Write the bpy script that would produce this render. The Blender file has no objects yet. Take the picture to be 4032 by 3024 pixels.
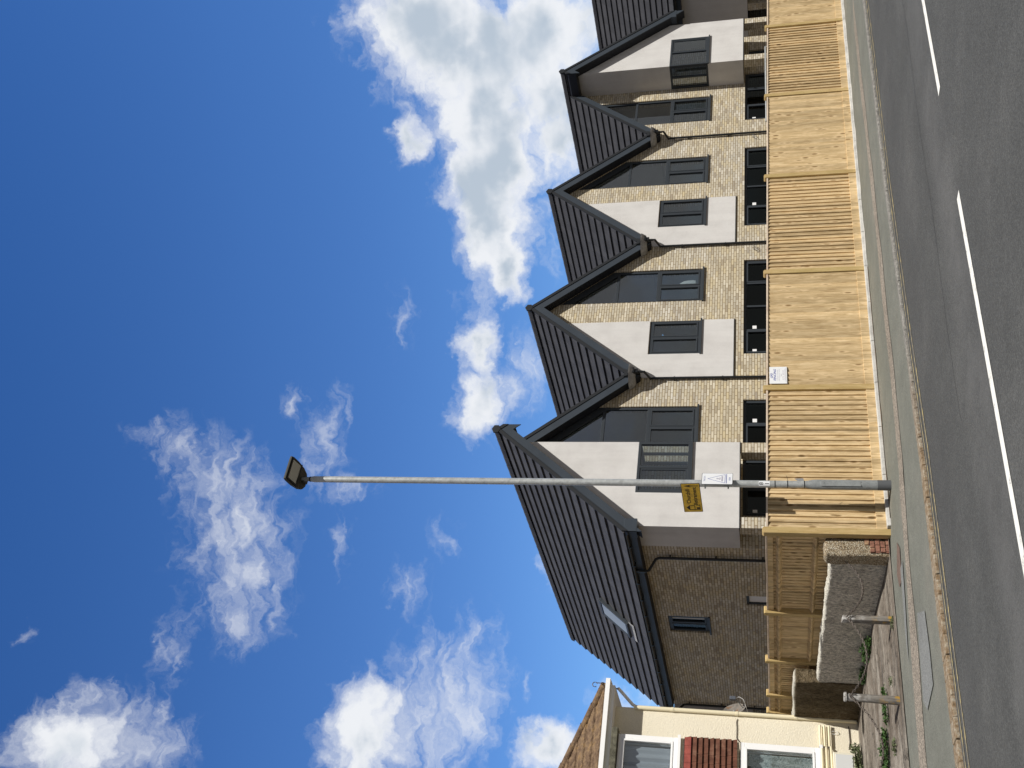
import bpy, bmesh, math, random
from mathutils import Vector, Matrix, geometry
from math import radians as RD, sin, cos, pi, sqrt, atan2
random.seed(7)
S = bpy.context.scene
COL = S.collection

# ------------------------------------------------------------------ camera
cam_d = bpy.data.cameras.new('camera'); cam = bpy.data.objects.new('camera', cam_d); COL.objects.link(cam)
F_PX, PITCH, ROLL, YAW, EYE = 4014.0, 14.16, -0.76, 51.84, 1.6
p_, a_, r_ = RD(PITCH), RD(YAW), RD(ROLL)
Fv = Vector((cos(a_)*cos(p_), sin(a_)*cos(p_), sin(p_))); R0 = Vector((sin(a_), -cos(a_), 0)); U0 = R0.cross(Fv)
Rv = R0*cos(r_) + U0*sin(r_); Uv = -R0*sin(r_) + U0*cos(r_)
m = Matrix((-Uv, Rv, -Fv)).transposed().to_4x4(); m.translation = (0, 0, EYE)     # phone held on its side: world up is picture left
cam.matrix_world = m
cam_d.sensor_width = 36; cam_d.lens = F_PX/4032*36; cam_d.clip_end = 5000; cam_d.clip_start = .05
S.camera = cam

# ------------------------------------------------------------------ light, sky, exposure
SUN_EL, SUN_AZ = 56.0, -77.9
sd = bpy.data.lights.new('sun', 'SUN'); sd.energy = 4.6; sd.angle = RD(.5); sd.color = (1, .965, .905)
sun = bpy.data.objects.new('sun', sd); COL.objects.link(sun)
to_sun = Vector((cos(RD(SUN_EL))*cos(RD(SUN_AZ)), cos(RD(SUN_EL))*sin(RD(SUN_AZ)), sin(RD(SUN_EL))))
sun.rotation_euler = to_sun.to_track_quat('Z', 'Y').to_euler(); sun.location = to_sun*50
S.view_settings.view_transform = 'Standard'; S.view_settings.look = 'None'; S.view_settings.gamma = 1
S.view_settings.exposure = 0.22; S.view_settings.use_curve_mapping = False
S.cycles.max_bounces = 8; S.cycles.transparent_max_bounces = 12; S.cycles.caustics_reflective = False; S.cycles.caustics_refractive = False

class G:
    """tiny node-tree helper"""
    def __init__(s, t): s.t = t; s.n = t.nodes; s.l = t.links
    def N(s, typ, **kw):
        n = s.n.new(typ)
        for k, v in kw.items(): setattr(n, k, v)
        return n
    def put(s, sock, v):
        if hasattr(v, 'is_output') or isinstance(v, bpy.types.NodeSocket): s.l.new(v, sock)
        else: sock.default_value = v
    def M(s, op, a, b=None, c=None, clamp=False):
        n = s.N('ShaderNodeMath', operation=op, use_clamp=clamp); s.put(n.inputs[0], a)
        if b is not None: s.put(n.inputs[1], b)
        if c is not None: s.put(n.inputs[2], c)
        return n.outputs[0]
    def V(s, op, a, b=None):
        n = s.N('ShaderNodeVectorMath', operation=op); s.put(n.inputs[0], a)
        if b is not None: s.put(n.inputs[1], b)
        return n.outputs['Value'] if op in ('LENGTH', 'DOT_PRODUCT') else n.outputs[0]
    def noise(s, vec, scale, detail=4, rough=.5, out='Fac', dist=0):
        n = s.N('ShaderNodeTexNoise'); s.put(n.inputs['Vector'], vec); n.inputs['Scale'].default_value = scale
        n.inputs['Detail'].default_value = detail; n.inputs['Roughness'].default_value = rough; n.inputs['Distortion'].default_value = dist
        return n.outputs[out]
    def ramp(s, fac, stops, interp='LINEAR'):
        n = s.N('ShaderNodeValToRGB'); s.put(n.inputs[0], fac); cr = n.color_ramp; cr.interpolation = interp
        while len(cr.elements) < len(stops): cr.elements.new(.5)
        for e, (p, c) in zip(cr.elements, stops): e.position = p; e.color = (c if len(c) == 4 else (*c, 1)) if hasattr(c, '__len__') else (c, c, c, 1)
        return n.outputs[0]
    def mix(s, fac, a, b, mode='MIX'):
        n = s.N('ShaderNodeMix', data_type='RGBA', blend_type=mode); s.put(n.inputs[0], fac)
        s.put(n.inputs[6], a if not isinstance(a, tuple) else (*a, 1)); s.put(n.inputs[7], b if not isinstance(b, tuple) else (*b, 1))
        return n.outputs[2]
    def map(s, v, a, b, c=0, d=1, smooth=False):
        n = s.N('ShaderNodeMapRange'); n.interpolation_type = 'SMOOTHSTEP' if smooth else 'LINEAR'
        s.put(n.inputs[0], v); n.inputs[1].default_value = a; n.inputs[2].default_value = b; n.inputs[3].default_value = c; n.inputs[4].default_value = d
        return n.outputs[0]
    def mapping(s, vec, loc=(0, 0, 0), rot=(0, 0, 0), scale=(1, 1, 1), typ='POINT'):
        n = s.N('ShaderNodeMapping', vector_type=typ); s.put(n.inputs[0], vec)
        n.inputs['Location'].default_value = loc; n.inputs['Rotation'].default_value = rot; n.inputs['Scale'].default_value = scale
        return n.outputs[0]
    def comb(s, x, y, z=0.0):
        n = s.N('ShaderNodeCombineXYZ'); s.put(n.inputs[0], x); s.put(n.inputs[1], y); s.put(n.inputs[2], z); return n.outputs[0]
    def sep(s, v):
        n = s.N('ShaderNodeSeparateXYZ'); s.put(n.inputs[0], v); return n.outputs

W = bpy.data.worlds.new('World'); S.world = W; W.use_nodes = True
g = G(W.node_tree); g.n.clear()
sky = g.N('ShaderNodeTexSky', sky_type='NISHITA'); sky.sun_disc = False; sky.sun_elevation = RD(SUN_EL)
sky.sun_rotation = atan2(to_sun.x, to_sun.y); sky.air_density = 1.0; sky.dust_density = .25; sky.ozone_density = 2.2; sky.altitude = 20
tc = g.N('ShaderNodeTexCoord'); d3 = g.sep(tc.outputs['Generated'])
az = g.M('MULTIPLY', g.M('ARCTAN2', d3[1], d3[0]), 57.2958); el = g.M('MULTIPLY', g.M('ARCSINE', d3[2]), 57.2958)
P = g.comb(az, el)
# clouds: where they stand in the sky (azimuth, elevation, half sizes in degrees, density)
CL = [(30.6,18.0,2.62,3.62,1.0),(33.2,15.8,2.43,3.69,1.0),(36.5,15.1,2.76,2.38,1.0),(39.9,14.9,3.09,2.42,1.0),(43.0,14.8,2.89,1.93,1.0),(45.3,14.4,1.59,1.16,.9),(32.2,11.0,2.59,3.17,.95),(35.4,11.3,2.2,2.24,.85),(38.4,11.0,2.25,1.76,.8),(43.2,11.7,2.08,.9,.45),(37.5,19.0,1.24,1.05,.8),(35.7,19.1,.71,.5,.6),(33.6,20.1,1.75,.61,.5),(47.9,20.4,1.79,.77,.42),(49.5,15.8,1.75,1.17,.9),(53.2,16.0,2.03,1.61,.9),(50.8,13.0,1.65,.99,.75),(52.4,14.3,1.21,1.56,.55),(46.7,15.8,.94,1.16,.5),(54.6,33.6,.65,1.39,.42),(55.5,31.9,1.45,1.77,.5),(57.4,30.0,2.01,2.04,.62),(60.2,28.9,2.82,2.41,.66),(63.3,28.7,3.04,2.27,.64),(66.0,28.7,1.63,1.54,.55),(55.6,24.6,2.38,1.05,.58),(58.0,23.4,.69,1.51,.5),(53.1,26.1,1.08,.7,.5),(53.1,23.6,1.12,.63,.4),(61.4,23.4,1.64,.63,.46),(67.9,31.8,2.03,.73,.5),(63.7,19.8,1.32,1.06,.5),(60.7,17.7,1.07,.64,.4),(73.9,35.8,2.34,2.72,.9),(72.9,33.8,2.08,2.38,.75),(73.4,31.7,1.53,1.77,.6),(70.9,35.4,.81,1.29,.5),(72.0,21.3,3.19,2.05,1.0),(71.3,18.7,2.69,2.69,.75),(69.7,16.1,3.69,1.61,.72),(67.8,18.3,1.52,1.74,.5),(71.8,11.5,1.41,1.83,.95),(69.6,7.7,1.07,1.71,.6),(62.3,12.2,1.16,.38,.5),(67.7,38.9,.57,.41,.42),(68.8,13.2,.74,.35,.3),
      (20,12,7,5,.9),(84,24,6,5,.8),(100,14,9,4,.8),(125,20,10,5,.7),(-30,16,12,5,.7),(-100,20,14,6,.6),(-150,14,12,5,.7),(160,18,10,5,.6),(8,24,6,3,.5)]
wn = g.noise(P, .55, 5, .55, 'Color'); wn2 = g.noise(P, 2.4, 4, .6, 'Color')
Pw = g.V('ADD', P, g.V('ADD', g.V('MULTIPLY', g.V('SUBTRACT', wn, (.5, .5, .5)), (3.2, 3.2, 0)), g.V('MULTIPLY', g.V('SUBTRACT', wn2, (.5, .5, .5)), (.5, .5, 0))))
def layer(items, grow):
    acc = None
    for x, y, rx, ry, w in items:
        kx, ky = rx*grow, ry*grow
        q = g.mapping(Pw, (-x/kx, -y/ky, 0), scale=(1/kx, 1/ky, 0))
        b = g.map(g.V('LENGTH', q), 0, 1, w, 0)
        acc = b if acc is None else g.M('ADD', g.M('MAXIMUM', acc, b), g.M('MULTIPLY', g.M('MINIMUM', acc, b), .35))
    return acc
acc = layer([c for c in CL if c[4] >= .8], 1.55); acc2 = layer([c for c in CL if c[4] < .8], 1.75)
fb = g.noise(g.mapping(Pw, rot=(0, 0, .35), scale=(.65, 1.15, 1)), 1.1, 8, .55)
fw = g.noise(g.mapping(Pw, rot=(0, 0, .5), scale=(.55, 1.5, 1)), 1.0, 7, .54)
fb2 = g.noise(g.mapping(P, loc=(31, 7, 0), scale=(.5, .75, 1)), .5, 3, .5)
d1 = g.map(g.M('ADD', acc, g.M('MULTIPLY', g.M('SUBTRACT', fb, .5), .62)), .12, .74, 0, .97, True)
d1 = g.M('MULTIPLY', d1, g.map(acc, 0, .10, 0, 1))
d2 = g.map(g.M('ADD', acc2, g.M('MULTIPLY', g.M('SUBTRACT', fw, .5), 1.35)), .06, 1.22, 0, .76, True)
d2 = g.M('MULTIPLY', d2, g.map(acc2, 0, .22, 0, 1))
dens = g.M('SUBTRACT', 1, g.M('MULTIPLY', g.M('SUBTRACT', 1, d1), g.M('SUBTRACT', 1, d2)))
thick = g.map(g.M('ADD', acc, g.M('MULTIPLY', g.M('SUBTRACT', fb2, .5), 1.7)), .50, 1.15, 0, 1, True)
skyc = g.mix(1.0, sky.outputs[0], (.60, .93, 1.40), 'MULTIPLY')
skyc = g.mix(1.0, skyc, g.ramp(g.map(el, 0, 90), [(.13, (1, 1, 1)), (.31, (.83, .96, 1.02)), (.46, (.60, .82, .94)), (.7, (.52, .76, .9))]), 'MULTIPLY')
ccol = g.mix(thick, (8.9, 9.1, 9.4), (5.0, 5.8, 6.7))
# unseen cloud added away from the view, warm grey to neutralise blue shade
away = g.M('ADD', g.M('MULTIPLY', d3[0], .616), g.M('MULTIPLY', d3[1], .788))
added_cover = g.M('MULTIPLY', g.map(away, .60, .30, 0, .92, True), g.map(g.noise(tc.outputs['Generated'], 3.0, 5, .6), .38, .55, .72, 1))
final = g.mix(added_cover, g.mix(dens, skyc, ccol), (2.30, 2.02, 1.66))
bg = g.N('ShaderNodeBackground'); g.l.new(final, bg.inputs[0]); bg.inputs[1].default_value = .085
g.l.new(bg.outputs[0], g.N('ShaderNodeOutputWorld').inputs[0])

# ------------------------------------------------------------------ materials
MATS = {}
def mat(name, base, rough=.8, spec=.3, metal=0, build=None, bump=None):
    if name in MATS: return MATS[name]
    m = bpy.data.materials.new(name); m.use_nodes = True; MATS[name] = m
    g = G(m.node_tree); b = g.n['Principled BSDF']
    b.inputs['Base Color'].default_value = (*base, 1); b.inputs['Roughness'].default_value = rough
    b.inputs['Specular IOR Level'].default_value = spec; b.inputs['Metallic'].default_value = metal
    g.b = b; g.oc = g.N('ShaderNodeTexCoord').outputs['Object']
    def setbump(h, dist=.01, st=1.0):
        n = g.N('ShaderNodeBump'); n.inputs['Strength'].default_value = st; n.inputs['Distance'].default_value = dist
        g.put(n.inputs['Height'], h); g.l.new(n.outputs[0], b.inputs['Normal'])
    g.bump = setbump
    if build: build(g)
    return m
def mottled(base, amt=.25, scale=3, fine=60, famt=.15, tint=None, bumpd=0):
    def f(g):
        n1 = g.noise(g.oc, scale, 5, .6); n2 = g.noise(g.oc, fine, 3, .6)
        k = g.M('ADD', g.map(n1, .3, .7, 1-amt, 1+amt), g.map(n2, .3, .7, -famt, famt))
        c = g.mix(1.0, tuple(base), g.comb(k, k, k), 'MULTIPLY')
        if tint: c = g.mix(g.map(g.noise(g.oc, scale*.6, 4, .6), .52, .68, 0, tint[3], True), c, tuple(tint[:3]))
        g.l.new(c, g.b.inputs['Base Color'])
        if bumpd: g.bump(n2, bumpd)
    return f
# stock brick laid in half bond, on walls facing any way
def brick_build(g):
    geo = g.N('ShaderNodeNewGeometry'); nx = g.M('ABSOLUTE', g.sep(geo.outputs['Normal'])[0])
    o = g.sep(g.oc); isx = g.M('GREATER_THAN', nx, .5)
    u = g.M('ADD', g.M('MULTIPLY', o[1], isx), g.M('MULTIPLY', o[0], g.M('SUBTRACT', 1, isx)))
    vec = g.comb(u, o[2]); wob = g.noise(vec, 14, 2, .5, 'Color')
    vec = g.V('ADD', vec, g.V('MULTIPLY', g.V('SUBTRACT', wob, (.5, .5, .5)), (.010, .008, 0)))
    br = g.N('ShaderNodeTexBrick'); g.l.new(vec, br.inputs['Vector']); br.offset = .5
    br.inputs['Color1'].default_value = (0, 0, 0, 1); br.inputs['Color2'].default_value = (1, 1, 1, 1); br.inputs['Mortar'].default_value = (.5, .5, .5, 1)
    br.inputs['Scale'].default_value = 1; br.inputs['Brick Width'].default_value = .25; br.inputs['Row Height'].default_value = .0802
    br.inputs['Mortar Size'].default_value = .0085; br.inputs['Mortar Smooth'].default_value = .15; br.inputs['Bias'].default_value = 0
    tint = g.ramp(br.outputs['Color'], [(0, (.38, .33, .26)), (.12, (.46, .42, .34)), (.32, (.55, .50, .40)), (.5, (.60, .525, .37)), (.68, (.52, .485, .41)), (.86, (.63, .575, .465)), (1, (.68, .645, .56))])
    zone = g.noise(vec, .55, 3, .5)
    tint = g.mix(g.map(zone, .45, .62, 0, .38), tint, g.mix(1.0, tint, (1.08, .98, .74), 'MULTIPLY'))
    sp = g.noise(vec, 55, 4, .7); tint = g.mix(1.0, tint, g.ramp(sp, [(.3, .72), (.5, 1.0), (.7, 1.16)]), 'MULTIPLY')
    bl = g.noise(vec, 9, 3, .7); low = g.map(o[2], 1.2, 2.6, .5, 0)
    tint = g.mix(g.M('MULTIPLY', g.map(bl, .55, .68, 0, 1), low), tint, (.62, .60, .56))
    mort = g.mix(g.noise(vec, 30, 3, .6), (.23, .165, .088), (.35, .265, .155))
    c = g.mix(br.outputs['Fac'], tint, mort); g.l.new(c, g.b.inputs['Base Color'])
    h = g.M('ADD', g.M('MULTIPLY', g.M('SUBTRACT', 1, br.outputs['Fac']), .8), g.M('MULTIPLY', sp, .45)); g.bump(h, .009)
BRICK = mat('stock_brick', (.5, .43, .3), .92, .15, build=brick_build)
def render_build(g):
    n = g.noise(g.oc, 1.1, 6, .62); n2 = g.noise(g.oc, 150, 3, .7); n3 = g.noise(g.mapping(g.oc, scale=(2.5, 2.5, .25)), 1.6, 4, .6)
    c = g.ramp(n, [(.3, (.57, .553, .535)), (.5, (.632, .617, .597)), (.7, (.668, .655, .635))])
    c = g.mix(1.0, c, g.ramp(n2, [(.25, .86), (.5, 1), (.75, 1.1)]), 'MULTIPLY'); c = g.mix(1.0, c, g.ramp(n3, [(.3, .95), (.6, 1.02)]), 'MULTIPLY')
    g.l.new(c, g.b.inputs['Base Color']); g.bump(n2, .006, .7)
RENDER = mat('pale_render', (.62, .59, .57), .95, .1, build=render_build)
def tile_build(g):
    n = g.noise(g.oc, 2.0, 5, .6); n2 = g.noise(g.oc, 45, 3, .6); o = g.sep(g.oc)
    vv = g.N('ShaderNodeTexWhiteNoise', noise_dimensions='2D'); g.l.new(g.comb(g.M('FLOOR', g.M('DIVIDE', o[1], .33)), g.M('FLOOR', g.M('MULTIPLY', o[2], 3.78))), vv.inputs['Vector'])
    k = g.M('MULTIPLY', g.map(n, .3, .7, .88, 1.12), g.map(vv.outputs['Value'], 0, 1, .84, 1.14)); k = g.M('MULTIPLY', k, g.map(n2, .3, .7, .93, 1.07))
    g.l.new(g.mix(1.0, (.058, .058, .062), g.comb(k, k, k), 'MULTIPLY'), g.b.inputs['Base Color'])
    fr = g.M('FRACT', g.M('DIVIDE', o[1], .33)); j = g.M('LESS_THAN', fr, .03); g.bump(g.M('SUBTRACT', g.M('MULTIPLY', n2, .5), j), .003)
TILE = mat('slate_tile', (.055, .057, .064), .62, .35, build=tile_build)
FASCIA = mat('anthracite_fascia', (.042, .052, .064), .5, .25, build=mottled((.043, .053, .066), .10, 1.5, 40, .05))
BLACKP = mat('black_plastic', (.010, .011, .012), .38, .5)
VERGE = mat('dark_verge', (.020, .022, .025), .6, .3)
FRAME = mat('anthracite_frame', (.038, .045, .053), .5, .3)
SOFFIT = mat('dark_soffit', (.014, .016, .022), .6, .3)
LEAD = mat('lead_sheet', (.3, .3, .3), .55, .4, build=mottled((.34, .34, .34), .3, 9, 60, .1))
def glass(name, tint, refl=1.0):
    if name in MATS: return MATS[name]
    m = bpy.data.materials.new(name); m.use_nodes = True; MATS[name] = m; g = G(m.node_tree); g.n.clear()
    tr = g.N('ShaderNodeBsdfTransparent'); tr.inputs[0].default_value = (*tint, 1)
    gl = g.N('ShaderNodeBsdfGlossy'); gl.inputs['Roughness'].default_value = .015; gl.inputs[0].default_value = (.9, .95, 1, 1)
    fz = g.N('ShaderNodeFresnel'); fz.inputs[0].default_value = 1.62
    oc = g.N('ShaderNodeTexCoord').outputs['Object']; bp = g.N('ShaderNodeBump'); bp.inputs['Strength'].default_value = .25; bp.inputs['Distance'].default_value = .01
    g.l.new(g.noise(oc, 1.3, 2, .5), bp.inputs['Height']); g.l.new(bp.outputs[0], gl.inputs['Normal'])
    mx = g.N('ShaderNodeMixShader'); g.l.new(g.M('MULTIPLY', g.M('MULTIPLY', fz.outputs[0], refl), g.M('SUBTRACT', 1, g.N('ShaderNodeNewGeometry').outputs['Backfacing'])), mx.inputs[0]); g.l.new(tr.outputs[0], mx.inputs[1]); g.l.new(gl.outputs[0], mx.inputs[2])
    g.l.new(mx.outputs[0], g.N('ShaderNodeOutputMaterial').inputs[0]); return m
GLASS = glass('window_glass', (.84, .87, .88), 3.5); GLASSD = glass('dark_window_glass', (.50, .53, .54), .5)
PLASTER = mat('grey_plaster', (.42, .43, .43), .9, .1, build=mottled((.62, .62, .60), .08, 1, 20, .04))
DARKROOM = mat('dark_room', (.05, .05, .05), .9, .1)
WHITE = mat('white_upvc', (.88, .88, .87), .35, .4)
PAPER = mat('white_sticker', (.85, .85, .85), .5, .3)
def wood_build(g):
    o = g.sep(g.oc); bi = g.M('FLOOR', g.M('DIVIDE', o[0], .1026)); wn = g.N('ShaderNodeTexWhiteNoise', noise_dimensions='1D'); g.l.new(bi, wn.inputs['W'])
    off = g.M('MULTIPLY', wn.outputs['Value'], 37.0)
    v = g.comb(g.M('MULTIPLY', o[0], 9), g.M('MULTIPLY', o[1], 9), g.M('ADD', g.M('MULTIPLY', o[2], .9), off))
    gr = g.noise(v, 3.2, 5, .6, dist=.8); gr2 = g.noise(v, 14, 3, .6)
    vo = g.N('ShaderNodeTexVoronoi'); g.l.new(g.comb(g.M('MULTIPLY', o[0], 10), g.M('MULTIPLY', o[1], 4), g.M('ADD', g.M('MULTIPLY', o[2], 3.4), off)), vo.inputs['Vector']); vo.inputs['Scale'].default_value = 1.0
    kn = g.map(vo.outputs['Distance'], .10, .27, 1, 0, True); kh = g.map(vo.outputs['Distance'], .25, .52, 1, 0, True); ksel = g.M('GREATER_THAN', g.sep(vo.outputs['Color'])[0], .45); kn = g.M('MULTIPLY', kn, ksel); kh = g.M('MULTIPLY', kh, ksel)
    c = g.ramp(gr, [(.30, (.36, .25, .13)), (.46, (.53, .39, .21)), (.66, (.68, .525, .315))])
    c = g.mix(g.M('MULTIPLY', g.map(gr2, .52, .75, 0, .35), 1), c, (.36, .22, .09))
    pt = g.map(wn.outputs['Value'], 0, 1, .74, 1.16); c = g.mix(1.0, c, g.comb(pt, g.M('MULTIPLY', pt, .99), g.M('MULTIPLY', pt, .97)), 'MULTIPLY')
    c = g.mix(g.M('MULTIPLY', kh, .5), c, (.74, .56, .33)); c = g.mix(g.M('MULTIPLY', kn, .85), c, (.20, .115, .04))
    g.l.new(c, g.b.inputs['Base Color']); g.bump(g.M('ADD', g.M('MULTIPLY', gr2, .5), gr), .002)
WOOD = mat('treated_softwood', (.55, .37, .18), .8, .2, build=wood_build)
def post_build(g):
    v = g.mapping(g.oc, scale=(8, 8, 1)); gr = g.noise(v, 3.5, 5, .6, dist=.6); big = g.noise(g.oc, 1.5, 3, .5)
    vo = g.N('ShaderNodeTexVoronoi'); g.l.new(g.mapping(g.oc, scale=(5, 5, 3.2)), vo.inputs['Vector']); kn = g.map(vo.outputs['Distance'], .05, .22, 1, 0, True)
    c = g.ramp(gr, [(.28, (.36, .25, .10)), (.5, (.46, .33, .15)), (.72, (.55, .41, .21))]); c = g.mix(g.M('MULTIPLY', g.map(big, .45, .65, 0, .35), 1), c, (.40, .32, .13))
    c = g.mix(g.M('MULTIPLY', kn, .55), c, (.26, .15, .06)); g.l.new(c, g.b.inputs['Base Color']); g.bump(gr, .003)
POSTW = mat('green_treated_post_wood', (.42, .31, .14), .8, .2, build=post_build)
CAPW = mat('pale_capping_wood', (.62, .52, .40), .8, .2, build=mottled((.62, .51, .40), .18, 4, 30, .1, (.45, .30, .22, .5)))
def asphalt(base, tint=(.06, .06, .06), spk=.9, scale=140, amt=.18):
    def f(g):
        n = g.noise(g.oc, .7, 5, .6); n2 = g.noise(g.oc, 5.0, 4, .65); vo = g.N('ShaderNodeTexVoronoi'); g.l.new(g.oc, vo.inputs['Vector']); vo.inputs['Scale'].default_value = scale
        sp = g.map(g.sep(vo.outputs['Color'])[0], 0, 1, 1-spk*.45, 1+spk*.55); fn = g.noise(g.oc, 42, 3, .7)
        k = g.M('MULTIPLY', g.M('MULTIPLY', g.map(n, .3, .7, 1-amt, 1+amt), g.map(n2, .3, .7, 1-amt*.7, 1+amt*.7)), g.M('MULTIPLY', sp, g.map(fn, .3, .7, .82, 1.18)))
        c = g.mix(1.0, tuple(base), g.comb(k, k, k), 'MULTIPLY'); c = g.mix(g.map(n, .50, .68, 0, .6, True), c, g.mix(1.0, tuple(tint), g.comb(k, k, k), 'MULTIPLY'))
        v2 = g.N('ShaderNodeTexVoronoi'); g.l.new(g.oc, v2.inputs['Vector']); v2.inputs['Scale'].default_value = 11
        st = g.M('MULTIPLY', g.map(v2.outputs['Distance'], .03, .05, 1, 0), g.M('GREATER_THAN', g.sep(v2.outputs['Color'])[1], .87)); c = g.mix(g.M('MULTIPLY', st, .7), c, (.42, .40, .38))
        g.l.new(c, g.b.inputs['Base Color']); g.bump(g.M('ADD', fn, sp), .006)
    return f
def road_build(g):
    asphalt((.072, .073, .070), (.086, .086, .082), .65, 110, .10)(g)
    old = g.b.inputs['Base Color'].links[0].from_socket; o = g.sep(g.oc)
    pale = g.M('MULTIPLY', g.map(g.M('ABSOLUTE', g.M('SUBTRACT', o[1], 7.45)), .1, .75, 1, 0, True), g.map(g.noise(g.oc, 1.6, 5, .7), .35, .65, .25, 1))   # worn crown of the road beside the centre line
    c = g.mix(g.M('MULTIPLY', pale, .38), old, (.15, .148, .145))
    dark = g.map(g.M('ABSOLUTE', g.M('SUBTRACT', o[1], 9.75)), .1, .8, .14, 0, True); c = g.mix(dark, c, (.052, .052, .054)); g.l.new(c, g.b.inputs['Base Color'])
ROAD = mat('road_asphalt', (.07, .07, .07), .85, .25, build=road_build)
def pave_build(g):
    asphalt((.155, .158, .135), (.175, .165, .140), .45, 150, .12)(g)
PAVE = mat('pavement_asphalt', (.12, .12, .12), .9, .2, build=pave_build)
STRIP = mat('trench_patch', (.24, .2, .16), .95, .1, build=asphalt((.235, .205, .170), (.22, .20, .17), 1.25, 70, .14))
NEWPATCH = mat('light_patch', (.2, .2, .2), .9, .2, build=asphalt((.182, .187, .182), (.172, .176, .170), .5, 100, .1))
def conc_build(g):
    n = g.noise(g.mapping(g.oc, scale=(.6, 1.5, 1)), 1.6, 6, .65); n2 = g.noise(g.oc, 12, 6, .75); fn = g.noise(g.oc, 70, 3, .7)
    c = g.ramp(n, [(.25, (.065, .052, .040)), (.42, (.135, .112, .090)), (.56, (.21, .185, .155)), (.7, (.33, .30, .26))]); c = g.mix(1.0, c, g.ramp(n2, [(.32, .5), (.5, 1), (.68, 1.35)]), 'MULTIPLY'); c = g.mix(1.0, c, g.ramp(fn, [(.3, .7), (.7, 1.3)]), 'MULTIPLY')
    vo = g.N('ShaderNodeTexVoronoi', feature='DISTANCE_TO_EDGE'); g.l.new(g.V('ADD', g.oc, g.V('MULTIPLY', g.noise(g.oc, 2.5, 4, .6, 'Color'), (.9, .9, 0))), vo.inputs['Vector']); vo.inputs['Scale'].default_value = .75
    c = g.mix(g.map(vo.outputs['Distance'], .0, .012, .85, 0), c, (.03, .027, .022))
    g.l.new(c, g.b.inputs['Base Color']); g.bump(g.M('ADD', n2, fn), .008)
CONC = mat('old_concrete', (.17, .15, .12), .95, .15, build=conc_build)
EDGE = mat('pale_concrete_edging', (.5, .49, .46), .9, .2, build=mottled((.47, .46, .43), .22, 5, 60, .12, bumpd=.004))
def kerb_build(g):
    n = g.noise(g.oc, 16, 5, .7); n2 = g.noise(g.oc, 60, 3, .7); o = g.sep(g.oc)
    c = g.ramp(n, [(.28, (.09, .065, .04)), (.42, (.19, .13, .075)), (.55, (.25, .20, .14)), (.68, (.35, .315, .255)), (.8, (.52, .48, .41))])
    gr = g.ramp(n, [(.3, (.10, .095, .085)), (.5, (.21, .20, .18)), (.75, (.34, .33, .30))])
    c = g.mix(g.map(o[0], 7.0, 9.0, 0, 1), c, gr); c = g.mix(1.0, c, g.ramp(n2, [(.3, .7), (.7, 1.25)]), 'MULTIPLY')
    g.l.new(c, g.b.inputs['Base Color']); g.bump(n, .012)
KERB = mat('lichened_kerb_stone', (.3, .2, .1), .9, .2, build=kerb_build)
def line_build(colr, wear):
    def f(g):
        n = g.noise(g.oc, 9, 5, .7); n2 = g.noise(g.oc, 80, 3, .7)
        c = g.mix(g.map(g.M('ADD', g.M('MULTIPLY', n, .7), g.M('MULTIPLY', n2, .3)), wear-.08, wear+.08, 0, .9, True), tuple(colr), (.13, .125, .115)); g.l.new(c, g.b.inputs['Base Color'])
    return f
WLINE = mat('white_road_paint', (.7, .7, .66), .7, .3, build=line_build((.74, .73, .68), .60))
YLINE = mat('faded_yellow_paint', (.55, .45, .2), .8, .2, build=line_build((.42, .34, .16), .47))
GALV = mat('galvanised_steel', (.38, .40, .39), .48, .5, .35, build=mottled((.46, .475, .465), .22, 14, 60, .10, (.55, .57, .55, .5)))
GALVD = mat('weathered_grey_steel', (.2, .22, .22), .6, .4, .15, build=mottled((.26, .275, .275), .20, 8, 50, .12, (.33, .36, .36, .4)))
LANT = mat('dark_lantern_casing', (.035, .035, .028), .5, .4, build=mottled((.038, .038, .030), .3, 10, 50, .1))
LENS = mat('lantern_lens', (.44, .45, .43), .35, .5)
CREAM = mat('cream_painted_render', (.78, .70, .52), .9, .15, build=lambda g: (lambda n, n2: (g.l.new(g.mix(g.map(n, .4, .7, 0, .35), g.mix(1.0, (.84, .775, .62), g.ramp(n2, [(.3, .90), (.7, 1.05)]), 'MULTIPLY'), (.78, .70, .54)), g.b.inputs['Base Color']), g.bump(n2, .012)))(g.noise(g.oc, 1.6, 5, .6), g.noise(g.oc, 38, 4, .7)))
CREAMP = mat('cream_gloss_pipe', (.82, .74, .52), .45, .4)
def pan_build(g):
    n = g.noise(g.oc, 6, 6, .7); n2 = g.noise(g.oc, 22, 4, .7)
    c = g.ramp(n, [(.25, (.055, .038, .025)), (.42, (.13, .085, .055)), (.56, (.19, .13, .08)), (.66, (.24, .15, .07)), (.8, (.27, .235, .175))]); c = g.mix(1.0, c, g.ramp(n2, [(.3, .6), (.7, 1.3)]), 'MULTIPLY'); g.l.new(c, g.b.inputs['Base Color']); g.bump(n2, .01)
PANT = mat('lichened_brown_roof_tile', (.15, .1, .06), .95, .1, build=pan_build)
CLAY = mat('brown_clay_tile', (.17, .07, .04), .85, .2, build=mottled((.115, .048, .030), .35, 7, 60, .15, (.22, .12, .08, .6), .004))
REDCLAY = mat('red_clay_tile', (.3, .07, .05), .8, .2, build=mottled((.24, .058, .045), .25, 7, 60, .15))
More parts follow.
